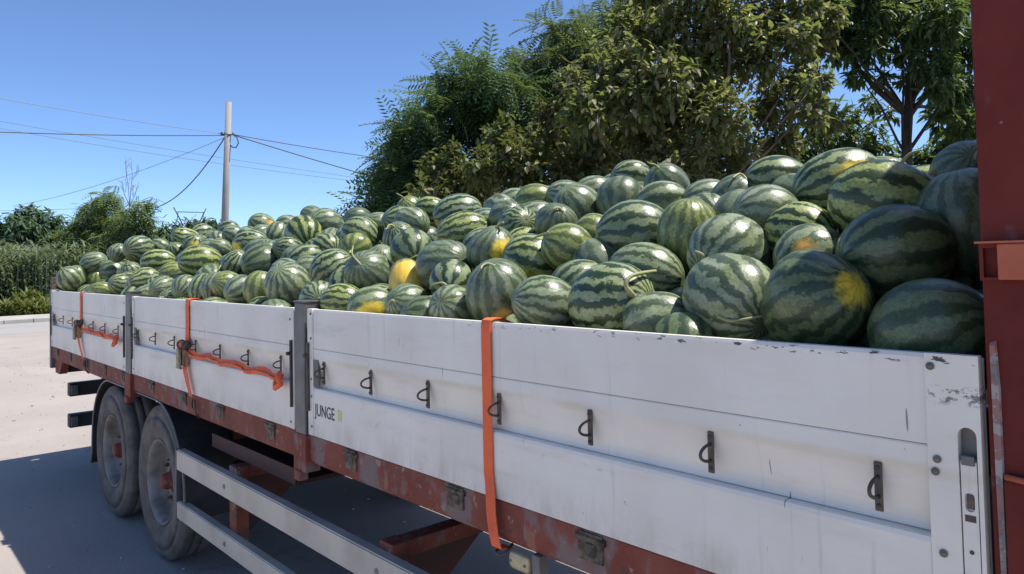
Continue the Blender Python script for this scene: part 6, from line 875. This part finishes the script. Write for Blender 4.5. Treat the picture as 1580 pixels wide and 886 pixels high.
def add_melons():
    rn = np.random.default_rng(77); hero = {k: (r, pts) for k, r, pts in HERO_STEMS}
    for i, (x, y, z, R, e, ax, ay, az, tone, dark, lime, con, sx, sy, sz, ss, hue, stem, label) in enumerate(MELONS):
        o = bpy.data.objects.new('watermelon', MEL[i % len(MEL)])
        q = Vector((ax, ay, az)).to_track_quat('Z', 'Y') @ Quaternion((0, 0, 1), rn.uniform(0, 6.28))
        o.rotation_mode = 'QUATERNION'; o.rotation_quaternion = q; o.location = (x, y, z)
        w = R / math.sqrt(e); k = 1 + rn.normal() * .015; o.scale = (w * k, w / k, R * e)
        sl = q.inverted() @ Vector((sx, sy, sz))
        sl = Vector((sl.x / o.scale.x, sl.y / o.scale.y, sl.z / o.scale.z)).normalized()
        o['rind_tone'] = (tone, dark, lime); o['rind_stripe'] = (con, float(rn.integers(9, 17)), float(rn.uniform(0, 60)))
        o['ground_spot'] = tuple(sl); o['spot_form'] = (ss, hue, 0.0)
        COL.objects.link(o); tag(o, label, 'watermelon', 'watermelons heaped on the trailer')
        if i in hero:
            r, pts = hero[i]; pts = [Vector(p) for p in pts]; fine = []
            for a in range(len(pts) - 1):           # smooth the bends
                p0 = pts[max(a - 1, 0)]; p1 = pts[a]; p2 = pts[a + 1]; p3 = pts[min(a + 2, len(pts) - 1)]
                for t in (0, .25, .5, .75): fine.append(.5 * ((2 * p1) + (p2 - p0) * t + (2 * p0 - 5 * p1 + 4 * p2 - p3) * t * t + (3 * p1 - p0 - 3 * p2 + p3) * t ** 3))
            fine.append(pts[-1]); n = len(fine)
            me = MB().tube(fine, [r * 1.5] + list(np.linspace(r, r * .6, n - 1)), 8).data('stem'); me.materials.append(STEMM)
            s = bpy.data.objects.new('stem', me); s.parent = o; s.matrix_parent_inverse = Matrix.LocRotScale(o.location, q, o.scale).inverted(); COL.objects.link(s)
        elif stem:
            s = bpy.data.objects.new('stem', STM[int(rn.integers(0, len(STM)))]); s.parent = o; COL.objects.link(s)
    # the buried rest of the load
    v0, f0 = melon_data(3, 16, 10); v0 = np.array(v0); vs = []; fs = []
    for (x, y, z, R) in CORE:
        k = len(vs); vs += (v0 * R + np.array((x, y, z))).tolist(); fs += [tuple(a + k for a in f) for f in f0]
    me = bpy.data.meshes.new('buried_watermelons'); me.from_pydata(vs, [], fs); me.polygons.foreach_set('use_smooth', [True] * len(fs)); me.materials.append(MELON)
    o = bpy.data.objects.new('buried_watermelons', me); COL.objects.link(o)
    o['rind_tone'] = (.3, .5, .2); o['rind_stripe'] = (.3, 9.0, 3.0); o['ground_spot'] = (0., 0., -1.); o['spot_form'] = (0., 0., 0.)
    tag(o, 'green watermelons buried deep inside the heap', 'watermelons', kind='stuff')
add_melons()

# ------------------------------------------------------------------ foliage tools
def np_mesh(name, V, F, mat):
    """V (n,3), F list of (k,) index arrays flattened with equal face size"""
    me = bpy.data.meshes.new(name); k = F.shape[1]
    me.vertices.add(len(V)); me.vertices.foreach_set('co', np.asarray(V, dtype=np.float32).ravel())
    me.loops.add(F.size); me.loops.foreach_set('vertex_index', F.astype(np.int32).ravel())
    me.polygons.add(len(F)); me.polygons.foreach_set('loop_start', np.arange(0, F.size, k, dtype=np.int32))
    me.update(calc_edges=True); me.materials.append(mat); return me
def broad_leaf():
    """heart-shaped leaf with a folded midrib and a drooping tip; grows along +X from its stalk"""
    xs = [0, .28, .68, 1.12]; ws = [.03, .29, .23, .0]; V = []; F = []
    for x, w in zip(xs, ws):
        dz = -.22 * x * x
        V += [(x, -w, dz + .10 * w * 2), (x, 0, dz), (x, w, dz + .10 * w * 2)]
    for i in range(3):
        for j in (0, 1):
            a = i * 3 + j; F.append((a, a + 1, a + 4, a + 3))
    return np.array(V), np.array(F)
def long_leaf():
    xs = [0, .3, .7, 1.0]; ws = [.03, .15, .12, .0]; V = []; F = []
    for x, w in zip(xs, ws): V += [(x, -w, -.15 * x * x + w * .4), (x, 0, -.15 * x * x), (x, w, -.15 * x * x + w * .4)]
    for i in range(3):
        for j in (0, 1): a = i * 3 + j; F.append((a, a + 1, a + 4, a + 3))
    return np.array(V), np.array(F)
def frond(n=7, lw=.075, ll=.30, droop=.35):
    """pinnate leaf: rows of narrow leaflets either side of a drooping stalk"""
    V = []; F = []
    for i in range(n):
        t = .15 + .85 * i / (n - 1); l = ll * (1 - .55 * abs(t - .45)); z = -droop * t * t
        for s in (-1, 1):
            k = len(V); b = np.array((t, 0, z)); tip = b + np.array((l * .45, s * l, -.07)); mid = b + np.array((l * .22, s * l * .5, .0))
            px = np.array((lw * .5, 0, 0)); V += [b, mid + px + (0, 0, -.015), tip, mid - px + (0, 0, -.015)]; F.append((k, k + 1, k + 2, k + 3))
    return np.array(V), np.array(F)
def basis(d, n):
    """rows of right-handed frames: X along d, Z near n"""
    d = d / np.linalg.norm(d, axis=1)[:, None]; y = np.cross(n, d); y /= np.linalg.norm(y, axis=1)[:, None] + 1e-9; z = np.cross(d, y)
    return np.stack([d, y, z], 2)
def scatter(tmpl, pos, B, size):
    V0, F0 = tmpl; n = len(pos); k = len(V0)
    V = np.einsum('nij,kj->nki', B, V0) * size[:, None, None] + pos[:, None, :]
    F = (F0[None] + (np.arange(n) * k)[:, None, None]).reshape(-1, F0.shape[1])
    return V.reshape(-1, 3), F
def crown_points(blobs, per_m2, rn, flat=1.0, twig=.55):
    """clumped points: short twigs run out from inside each blob and carry leaves towards their ends"""
    P = []; D = []; T = []
    for c, r in blobs:
        c = np.array(c); nt_ = max(5, int(per_m2 * r * r / 5))
        for _ in range(nt_):
            d = rn.normal(size=3); d /= np.linalg.norm(d); d[2] = d[2] * flat + .12
            a = c + d * r * rn.uniform(.15, .72); L = r * rn.uniform(.25, .62) * twig * 1.6
            dd = d + rn.normal(size=3) * .5 + np.array((0, 0, .15)); dd /= np.linalg.norm(dd); T.append((a, a + dd * L))
            m = int(rn.integers(3, 8))
            for k in range(m):
                t = (k + rn.random()) / m; P.append(a + dd * L * t + rn.normal(size=3) * .02 * r); D.append(dd + rn.normal(size=3) * .75)
    return np.array(P), np.array(D), T
def limb(mb, a, b, r0, r1, rn, n=6, sag=.12):
    a = np.array(a); b = np.array(b); L = np.linalg.norm(b - a); off = rn.normal(size=3) * L * .07; off[2] += L * sag
    pts = [a + (b - a) * t + off * math.sin(math.pi * t) + rn.normal(size=3) * L * .008 for t in np.linspace(0, 1, n)]
    mb.tube(pts, list(np.linspace(r0, r1, n)), 7); return pts
def tree(name, label, base, fork, blobs, tmpl, mat, bark, size, per_m2, seed, droop=.5, trunk_r=.12, flat=1.0, keep=0, group=None, twigs=True, limbs=None):
    rn = np.random.default_rng(seed); base = Vector(base)
    rt = empty(name, base, label, 'tree', group)
    mb = MB(); b = np.array(base); fk = np.array(fork)
    path = [b + (fk - b) * t + np.array((math.sin(t * 5) * .06, math.cos(t * 4) * .05, 0)) * trunk_r * 4 for t in np.linspace(0, 1, 7)]
    mb.tube(path, list(np.linspace(trunk_r * 1.35, trunk_r * .85, 7)), 10)
    P, D, T = crown_points(blobs, per_m2, rn, flat)
    for c, r in blobs:
        if not limbs or rn.random() < .45: limb(mb, path[-1] if rn.random() < .5 else path[-2], c, trunk_r * rn.uniform(.24, .42), trunk_r * .10, rn, sag=.05)
    for (pa, pb, ra, rb) in (limbs or []): limb(mb, pa, pb, ra, rb, rn, sag=.03)
    mb.build('trunk', bark, rt)
    if twigs:
        tb = MB(); cs = [np.array(c) for c, r in blobs]
        for a, e in T[::3]: tb.tube([a, (a + e) / 2 + rn.normal(size=3) * .02, e], [trunk_r * .10, trunk_r * .07, trunk_r * .04], 4, caps=False)
        tb.build('twigs', bark, rt)['kind'] = 'stuff'
    n = len(P); Dn = D / np.linalg.norm(D, axis=1)[:, None]
    d = Dn * (1 - droop) + np.array((0, 0, -1.0)) * droop * rn.uniform(.4, 1.4, size=(n, 1)); up = np.array((0, 0, 1.0)) + Dn * .9 + rn.normal(size=(n, 3)) * .45
    B = basis(d, up); S = size * rn.uniform(.45, 1.3, n)
    idx = np.arange(n); near = idx[:0]
    if keep:
        dist = np.linalg.norm(P - np.array(CAM), axis=1) - S * 3; ii = np.argsort(dist)
        vis = [i for i in ii if P[i][2] > 2.55][:keep]; near = np.array(vis); idx = np.setdiff1d(idx, near)
    off = np.array(base)
    V, F = scatter(tmpl, P[idx] - off, B[idx], S[idx])
    cr = bpy.data.objects.new('crown', np_mesh('crown', V, F, mat)); cr.parent = rt; COL.objects.link(cr)
    if keep: 
        cr['kind'] = 'stuff'
        lms = []
        for k in range(1): 
            V1, F1 = tmpl; lms.append(np_mesh('leaf', V1, F1, keep_mat))
        for i in near:
            o = bpy.data.objects.new('leaf', lms[0]); o.parent = rt; M4 = Matrix.Identity(4)
            for a in range(3):
                for c in range(3): M4[a][c] = B[i][a][c] * S[i]
                M4[a][3] = P[i][a] - off[a]
            o.matrix_local = M4; COL.objects.link(o)
    return rt
def px_blobs(lst, depth, jit=.6, seed=0):
    rn = np.random.default_rng(seed); out = []
    for x, y, r in lst:
        d = depth + rn.uniform(-jit, jit); out.append((np.array(at(x, y, d)), r * d / FPX))
    return out
def foot(px, depth):
    p = at(px, 300, depth); return (p.x, p.y, 0.0)

def leaf_random_mat(name, cols):
    """like m_leaf, varied per object instead of per island"""
    g = NG(name); r = g.n('ObjectInfo').outputs['Random']; cr = g.n('ValToRGB'); g.l(r, cr.inputs[0]); el = cr.color_ramp.elements
    while len(el) < len(cols): el.new(.5)
    for i, c in enumerate(cols): el[i].position = i / (len(cols) - 1); el[i].color = c + (1.0,)
    g.base(cr.outputs[0]); g.rough(.5); g.b.inputs['Specular IOR Level'].default_value = .35
    tr = g.n('BsdfTranslucent'); g.l(g.mix(.45, cr.outputs[0], (.24, .29, .03)), tr.inputs[0]); mx = g.n('MixShader'); mx.inputs[0].default_value = .55
    g.l(g.b.outputs[0], mx.inputs[1]); g.l(tr.outputs[0], mx.inputs[2]); g.l(mx.outputs[0], g.out.inputs[0]); return g.m
BROADC = [(0.062, 0.106, 0.037), (0.106, 0.163, 0.050), (0.169, 0.213, 0.069), (0.237, 0.219, 0.106), (0.150, 0.206, 0.056), (0.350, 0.325, 0.188), (0.500, 0.450, 0.325)]
L_BROAD = m_leaf('drooping_broad_leaves', BROADC, .55, .36)
keep_mat = leaf_random_mat('near_broad_leaves', BROADC)
L_FEATH = m_leaf('blue_green_pinnate_leaves', [(0.035, 0.094, 0.045), (0.060, 0.138, 0.062), (0.088, 0.175, 0.073), (0.125, 0.206, 0.100)], .38, .45)
L_DARK = m_leaf('dark_green_leaves', [(0.034, 0.075, 0.034), (0.058, 0.114, 0.049), (0.091, 0.156, 0.062), (0.137, 0.195, 0.078)], .45, .38)
L_FARD = m_leaf('far_dark_leaves', [(0.053, 0.106, 0.060), (0.075, 0.138, 0.075), (0.103, 0.169, 0.085)], .3, .6)  # leaf colours lightened to stand in for haze over distance
L_FARL = m_leaf('far_light_leaves', [(0.098, 0.161, 0.057), (0.132, 0.201, 0.071), (0.167, 0.236, 0.092), (0.196, 0.253, 0.081)], .4, .6)  # haze is worked into these lightened leaf colours too
L_REED = m_leaf('reed_leaves', [(0.094, 0.154, 0.077), (0.154, 0.215, 0.116), (0.220, 0.275, 0.165), (0.286, 0.330, 0.220)], .35, .5)  # reed colours lightened as well, in place of haze
L_WEED = m_leaf('weed_leaves', [(.10, .135, .035), (.14, .175, .05), (.18, .19, .065), (.15, .165, .07)], .35, .6)

# ------------------------------------------------------------------ trees behind the trailer
tree('feathery_tree', 'dark blue-green tree with feathery compound leaves left of the big tree', foot(690, 12.2), at(690, 330, 12.2),
     px_blobs([(596, 300, 36), (612, 250, 34), (632, 205, 32), (648, 180, 26), (655, 255, 46), (690, 130, 36), (700, 185, 50), (722, 118, 32), (745, 150, 44), (762, 112, 28), (720, 240, 56), (660, 310, 50), (790, 150, 46), (790, 220, 58), (580, 330, 40), (740, 310, 55), (675, 165, 34), (640, 230, 40), (610, 290, 40)], 12.2, .9, 1),
     frond(7), L_FEATH, DBARK, .40, 1150, 11, droop=.38, trunk_r=.10)
tree('feathery_tree', 'taller pale feathery tree rising behind the left of the big tree', foot(880, 13.2), at(880, 300, 13.2),
     px_blobs([(856, 48, 26), (884, 36, 26), (915, 40, 28), (840, 100, 34), (875, 90, 38), (820, 130, 36), (945, 50, 34), (920, 95, 40), (980, 25, 36), (850, 165, 46), (900, 160, 50), (960, 110, 46), (880, 230, 55), (960, 200, 60), (1010, -15, 40), (810, 105, 22), (1050, 120, 60), (1080, 220, 60)], 13.2, .8, 2),
     frond(8, .07, .27), m_leaf('pale_pinnate_leaves', [(0.060, 0.108, 0.043), (0.096, 0.156, 0.062), (0.138, 0.198, 0.082), (0.180, 0.228, 0.114)], .35, .45), DBARK, .40, 1050, 12, droop=.35, trunk_r=.11)
tree('broadleaf_tree', 'large olive-brown tree with drooping broad leaves behind the melon heap', foot(1040, 9.4), at(1030, 300, 9.4),
     px_blobs([(905, 175, 52), (950, 110, 54), (940, 235, 66), (978, 55, 50), (1020, 130, 62), (1010, 200, 64), (1040, 55, 58), (1045, 265, 60), (1095, 110, 62), (1110, 185, 58), (1112, 40, 58), (1125, 260, 56), (1170, 90, 54), (1185, 30, 54), (1195, 165, 50), (1000, -10, 52), (1080, -30, 60), (1160, -50, 62), (1235, 120, 36), (1232, 60, 38), (1250, 178, 34), (1285, 188, 24), (960, 300, 60), (1070, 310, 55), (1200, 230, 46), (1180, 290, 50), (1240, 10, 34), (1262, 70, 34), (1258, 130, 30), (1280, 35, 30), (1070, 150, 60), (985, 160, 56), (880, 130, 30)], 9.4, 1.0, 3),
     broad_leaf(), L_BROAD, BARK, .095, 5000, 13, droop=.36, trunk_r=.09, keep=300,
     limbs=[(at(1030, 330, 9.0), at(1085, 180, 8.9), .045, .022), (at(1085, 180, 8.9), at(1120, 60, 9.0), .026, .012), (at(1050, 190, 9.0), at(1010, 100, 9.1), .018, .01)])
tree('broadleaf_tree', 'lower olive tree with drooping broad leaves just above the heap crest', foot(780, 10.2), at(780, 330, 10.2),
     px_blobs([(672, 268, 32), (705, 290, 44), (752, 265, 42), (800, 250, 48), (696, 235, 22), (845, 220, 48), (880, 270, 58), (820, 300, 56), (730, 300, 50), (660, 300, 34), (770, 215, 36), (850, 180, 36)], 10.2, .8, 23),
     broad_leaf(), m_leaf('olive_broad_leaves', BROADC[:3] + [(.10, .105, .03), (.15, .13, .05), (.19, .16, .085)], .35, .45), BARK, .093, 4600, 23, droop=.36, trunk_r=.07)
tree('slender_tree', 'open-crowned dark tree with bare forked trunk beside the red headboard', foot(1398, 10.6), at(1400, 170, 10.6),
     px_blobs([(1300, 25, 46), (1345, 20, 48), (1400, 15, 50), (1450, 30, 48), (1492, 70, 44), (1340, 75, 34), (1385, 66, 34), (1440, 95, 38), (1480, 140, 36), (1310, -40, 60), (1400, -60, 70), (1490, -20, 60), (1326, 116, 20), (1405, 120, 24), (1460, 165, 28), (1500, 195, 36), (1560, 60, 60), (1570, 150, 50), (1270, 14, 36), (1300, 75, 28), (1262, 60, 26), (1365, 125, 18), (1315, 60, 30), (1455, 130, 34), (1420, 55, 40)], 10.6, .8, 4),
     long_leaf(), L_DARK, DBARK, .15, 4300, 14, droop=.4, trunk_r=.075,
     limbs=[(at(1400, 180, 10.6), at(1320, 95, 10.5), .05, .025), (at(1400, 185, 10.6), at(1490, 100, 10.7), .045, .02), (at(1400, 170, 10.6), at(1395, 20, 10.6), .055, .02), (at(1400, 170, 10.6), at(1420, 10, 10.5), .04, .015)])
tree('dense_shrub_tree', 'low dense dark tree filling behind the slender trunk', foot(1270, 12.8), at(1270, 330, 12.8),
     px_blobs([(1230, 245, 50), (1280, 240, 44), (1270, 290, 60), (1320, 250, 42), (1262, 190, 34), (1300, 180, 26), (1345, 215, 28), (1370, 175, 16), (1240, 140, 26), (1345, 160, 18), (1345, 275, 44), (1300, 212, 26), (1360, 240, 26), (1180, 270, 60), (1375, 300, 40)], 12.8, .7, 5),
     long_leaf(), L_DARK, DBARK, .19, 1900, 15, droop=.4, trunk_r=.08)
tree('dense_shrub_tree', 'low dense dark tree between slender trunk and red headboard', foot(1470, 12.5), at(1470, 330, 12.5),
     px_blobs([(1440, 262, 40), (1475, 235, 40), (1500, 270, 50), (1490, 200, 30), (1455, 218, 24), (1540, 230, 60), (1420, 285, 36), (1450, 185, 26), (1425, 245, 24), (1480, 170, 30)], 12.5, .7, 6),
     long_leaf(), L_DARK, DBARK, .19, 1900, 16, droop=.4, trunk_r=.07)

# ------------------------------------------------------------------ far side of the road, left
tree('far_tree', 'round dark tree at the far left beyond the reeds', foot(48, 46), at(48, 400, 46),
     px_blobs([(15, 350, 24), (45, 335, 22), (75, 345, 24), (20, 385, 30), (60, 375, 32), (90, 380, 28), (35, 360, 26), (-10, 370, 30), (60, 350, 24), (100, 400, 30)], 46, 1.0, 7),
     long_leaf(), L_FARD, DBARK, .50, 520, 17, trunk_r=.16, twigs=False)
tree('far_tree', 'pale feathery tree right of the round dark tree', foot(150, 40), at(150, 380, 40),
     px_blobs([(118, 350, 20), (140, 325, 20), (158, 305, 14), (178, 305, 11), (130, 375, 28), (160, 360, 28), (150, 340, 20), (182, 325, 10), (105, 365, 20), (140, 395, 34)], 40, .9, 8),
     frond(6, .11), L_FARL, DBARK, .66, 420, 18, trunk_r=.10, twigs=False)
tree('far_tree', 'light green feathery tree leaning towards the drop cable', foot(205, 38), at(205, 390, 38),
     px_blobs([(190, 340, 14), (208, 320, 14), (228, 312, 9), (205, 350, 20), (225, 340, 12), (180, 375, 26), (210, 380, 28), (235, 370, 16), (195, 400, 28), (160, 400, 24)], 38, .8, 9),
     frond(6, .11), L_FARL, DBARK, .64, 420, 19, trunk_r=.10, twigs=False)
for i, (x, y, r, lab) in enumerate([(258, 352, 16, 'small dark bush peeking over the heap left of the trestle'), (300, 348, 16, 'small dark bush behind the metal trestle'), (328, 345, 14, 'small dark bush at the foot of the utility pole')]):
    t = tree('far_bush', lab, foot(x, 44), at(x, y + 20, 44), px_blobs([(x - 10, y + 4, r), (x + 8, y, r), (x, y + 20, r + 6), (x + 14, y + 14, r)], 44, .6, 20 + i), long_leaf(), L_FARD, DBARK, .42, 300, 30 + i, trunk_r=.06, twigs=False, group='bushes behind the heap')
    t['category'] = 'bush'
# bare twigs standing out of the pale tree
rn = np.random.default_rng(8); bt = MB(); b0 = at(200, 318, 39)
bt.tube([foot(200, 39), at(200, 380, 39), b0], [.06, .05, .035], 6)
def twig(a, b, r, lev):
    bt.tube([a, (Vector(a) + Vector(b)) / 2 + Vector(rn.normal(size=3)) * .04, b], [r, r * .8, r * .5], 4, caps=False)
    if lev:
        for _ in range(3):
            t = rn.uniform(.35, .95); p = Vector(a).lerp(Vector(b), t); d = (Vector(b) - Vector(a)).normalized() + Vector(rn.normal(size=3)) * .55; d.z = abs(d.z) + .2
            twig(p, p + d.normalized() * (Vector(b) - Vector(a)).length * rn.uniform(.35, .6), r * .6, lev - 1)
for x, y in ((188, 278), (195, 266), (204, 270), (214, 282), (240, 318)): twig(b0, at(x, y, 39), .02, 2)
tag(bt.build('bare_sapling', DRY, None, origin=foot(200, 39)), 'leafless grey twigs sticking up out of the pale trees', 'sapling')

def reeds():
    rn = np.random.default_rng(21); V = []; F = []
    def blade(p, d, L, w, bend):
        k = len(V); n = 5; side = np.cross(d, (0, 0, 1.0)); side /= np.linalg.norm(side) + 1e-9
        q = np.array(p); dd = np.array(d)
        for i in range(n):
            ww = w * (1 - (i / (n - 1)) ** 1.5) + .004; V.append(q - side * ww); V.append(q + side * ww)
            q = q + dd * L / (n - 1); dd = dd + np.array((0, 0, -bend)); dd /= np.linalg.norm(dd)
        for i in range(n - 1): F.append((k + 2 * i, k + 2 * i + 1, k + 2 * i + 3, k + 2 * i + 2))
    for _ in range(1500):
        X = rn.uniform(-47, -41.2); Y = rn.uniform(.5, 10.5); H = rn.uniform(2.3, 3.6)
        blade((X, Y, 0), (rn.normal() * .04, rn.normal() * .04, 1), H, .02, .01)
        for k in range(7):
            a = rn.uniform(0, 6.28); z = H * rn.uniform(.3, .98); blade((X, Y, z), (math.cos(a) * .7, math.sin(a) * .7, .75), rn.uniform(.6, 1.1), .035, .38)
    o = bpy.data.objects.new('reeds', np_mesh('reeds', np.array(V), np.array(F), L_REED)); COL.objects.link(o)
    tag(o, 'tall grey-green reeds growing beyond the kerb at left', 'reeds', kind='stuff')
    V.clear(); F.clear()
    for _ in range(2600):
        X = rn.uniform(-41.6, -38.8); Y = rn.uniform(.5, 10.0); H = rn.uniform(.4, 1.0) * (1.4 if X < -40.3 else 1.0) * (.8 + .35 * math.sin(Y * 2.3 + X))
        for k in range(5):
            a = rn.uniform(0, 6.28); blade((X, Y, H * rn.uniform(0, .75)), (math.cos(a) * .7, math.sin(a) * .7, 1.0), rn.uniform(.25, .6), .045, .35)
    o = bpy.data.objects.new('weeds', np_mesh('weeds', np.array(V), np.array(F), L_WEED)); COL.objects.link(o)
    tag(o, 'low olive weeds along the far pavement', 'weeds', kind='stuff')
reeds()

# ------------------------------------------------------------------ utility pole and wires
PD = 31.0
ptop = at(353, 158, PD); pb = at(346.5, 360, PD); dirp = (ptop - pb); pbase = pb - dirp * (pb.z / dirp.z)
pole = empty('utility_pole', pbase, 'tall pale concrete utility pole standing behind the heap', 'pole')
MB().tube([pbase, pbase.lerp(ptop, .5), ptop], [.17, .145, .118], 14).build('shaft', POLEM, pole)
pm = at(351.2, 208, PD)
MB().tube([pm + Vector((-.0, -.0, -.02)), pm + Vector((0, 0, .03))], .155, 14).build('clamp_band', STEEL, pole)
MB().tube([at(344, 208, PD), at(362, 208, PD)], .022, 6).build('bracket', STEEL, pole)
MB().tube([at(360, 208, PD), at(366, 213, PD), at(368, 221, PD), at(364, 228, PD), at(358, 227, PD), at(353, 222, PD)], .026, 6).build('cable_loop', CABLE, pole)
for dx in (-9, -4, 9):
    ip = at(351 + dx, 207, PD);
    MB().tube([ip + Vector((0, 0, -.05)), ip + Vector((0, 0, -.01)), ip + Vector((0, 0, .03)), ip + Vector((0, 0, .07))], [.03, .055, .04, .05], 8).build('insulator', STEEL, pole)
def wire(a, b, sag, r, label, mat=CABLE):
    n = 24; pts = [a.lerp(b, t) + Vector((0, 0, -4 * sag * t * (1 - t))) for t in np.linspace(0, 1, n)]
    tag(MB().tube(pts, r, 5).build('wire', mat, None, origin=a), label, 'wire', 'overhead wires')
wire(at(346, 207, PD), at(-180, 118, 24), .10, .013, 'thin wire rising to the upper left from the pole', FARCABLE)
wire(at(346, 209, PD), at(-180, 196, 23), .10, .020, 'dark level wire running left from the pole')
wire(at(347, 212, PD), at(226, 322, 41), .75, .026, 'thick drop cable sagging from pole to the pale tree')
wire(at(362, 208, PD), at(760, 264, 42), .15, .018, 'wire running right from the pole, the upper of two')
wire(at(362, 209, PD), at(760, 322, 38), .10, .024, 'thicker cable falling right from the pole into the dark tree')
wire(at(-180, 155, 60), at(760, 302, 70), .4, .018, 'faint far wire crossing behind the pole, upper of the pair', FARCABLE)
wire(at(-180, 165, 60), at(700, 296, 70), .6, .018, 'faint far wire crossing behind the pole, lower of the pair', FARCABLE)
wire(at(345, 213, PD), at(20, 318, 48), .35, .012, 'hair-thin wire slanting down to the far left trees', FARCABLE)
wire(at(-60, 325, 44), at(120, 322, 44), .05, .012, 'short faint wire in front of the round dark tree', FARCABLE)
# metal trestle far behind the heap
tr = empty('metal_trestle', foot(294, 42), 'small dark metal trestle with splayed arms on the skyline left of pole', 'trestle')
MB().tube([at(268, 320, 42), at(281, 345, 42), foot(284, 42)], .035, 6).build('arm', IRON, tr)
MB().tube([at(318, 322, 42), at(307, 345, 42), foot(304, 42)], .035, 6).build('arm', IRON, tr)
MB().tube([at(273, 327, 42), at(315, 328, 42)], .022, 6).build('crossbar', IRON, tr)
MB().tube([at(272, 345, 42), at(275, 328, 42)], .02, 6).tube([at(316, 345, 42), at(313, 328, 42)], .02, 6).build('brace', IRON, tr)
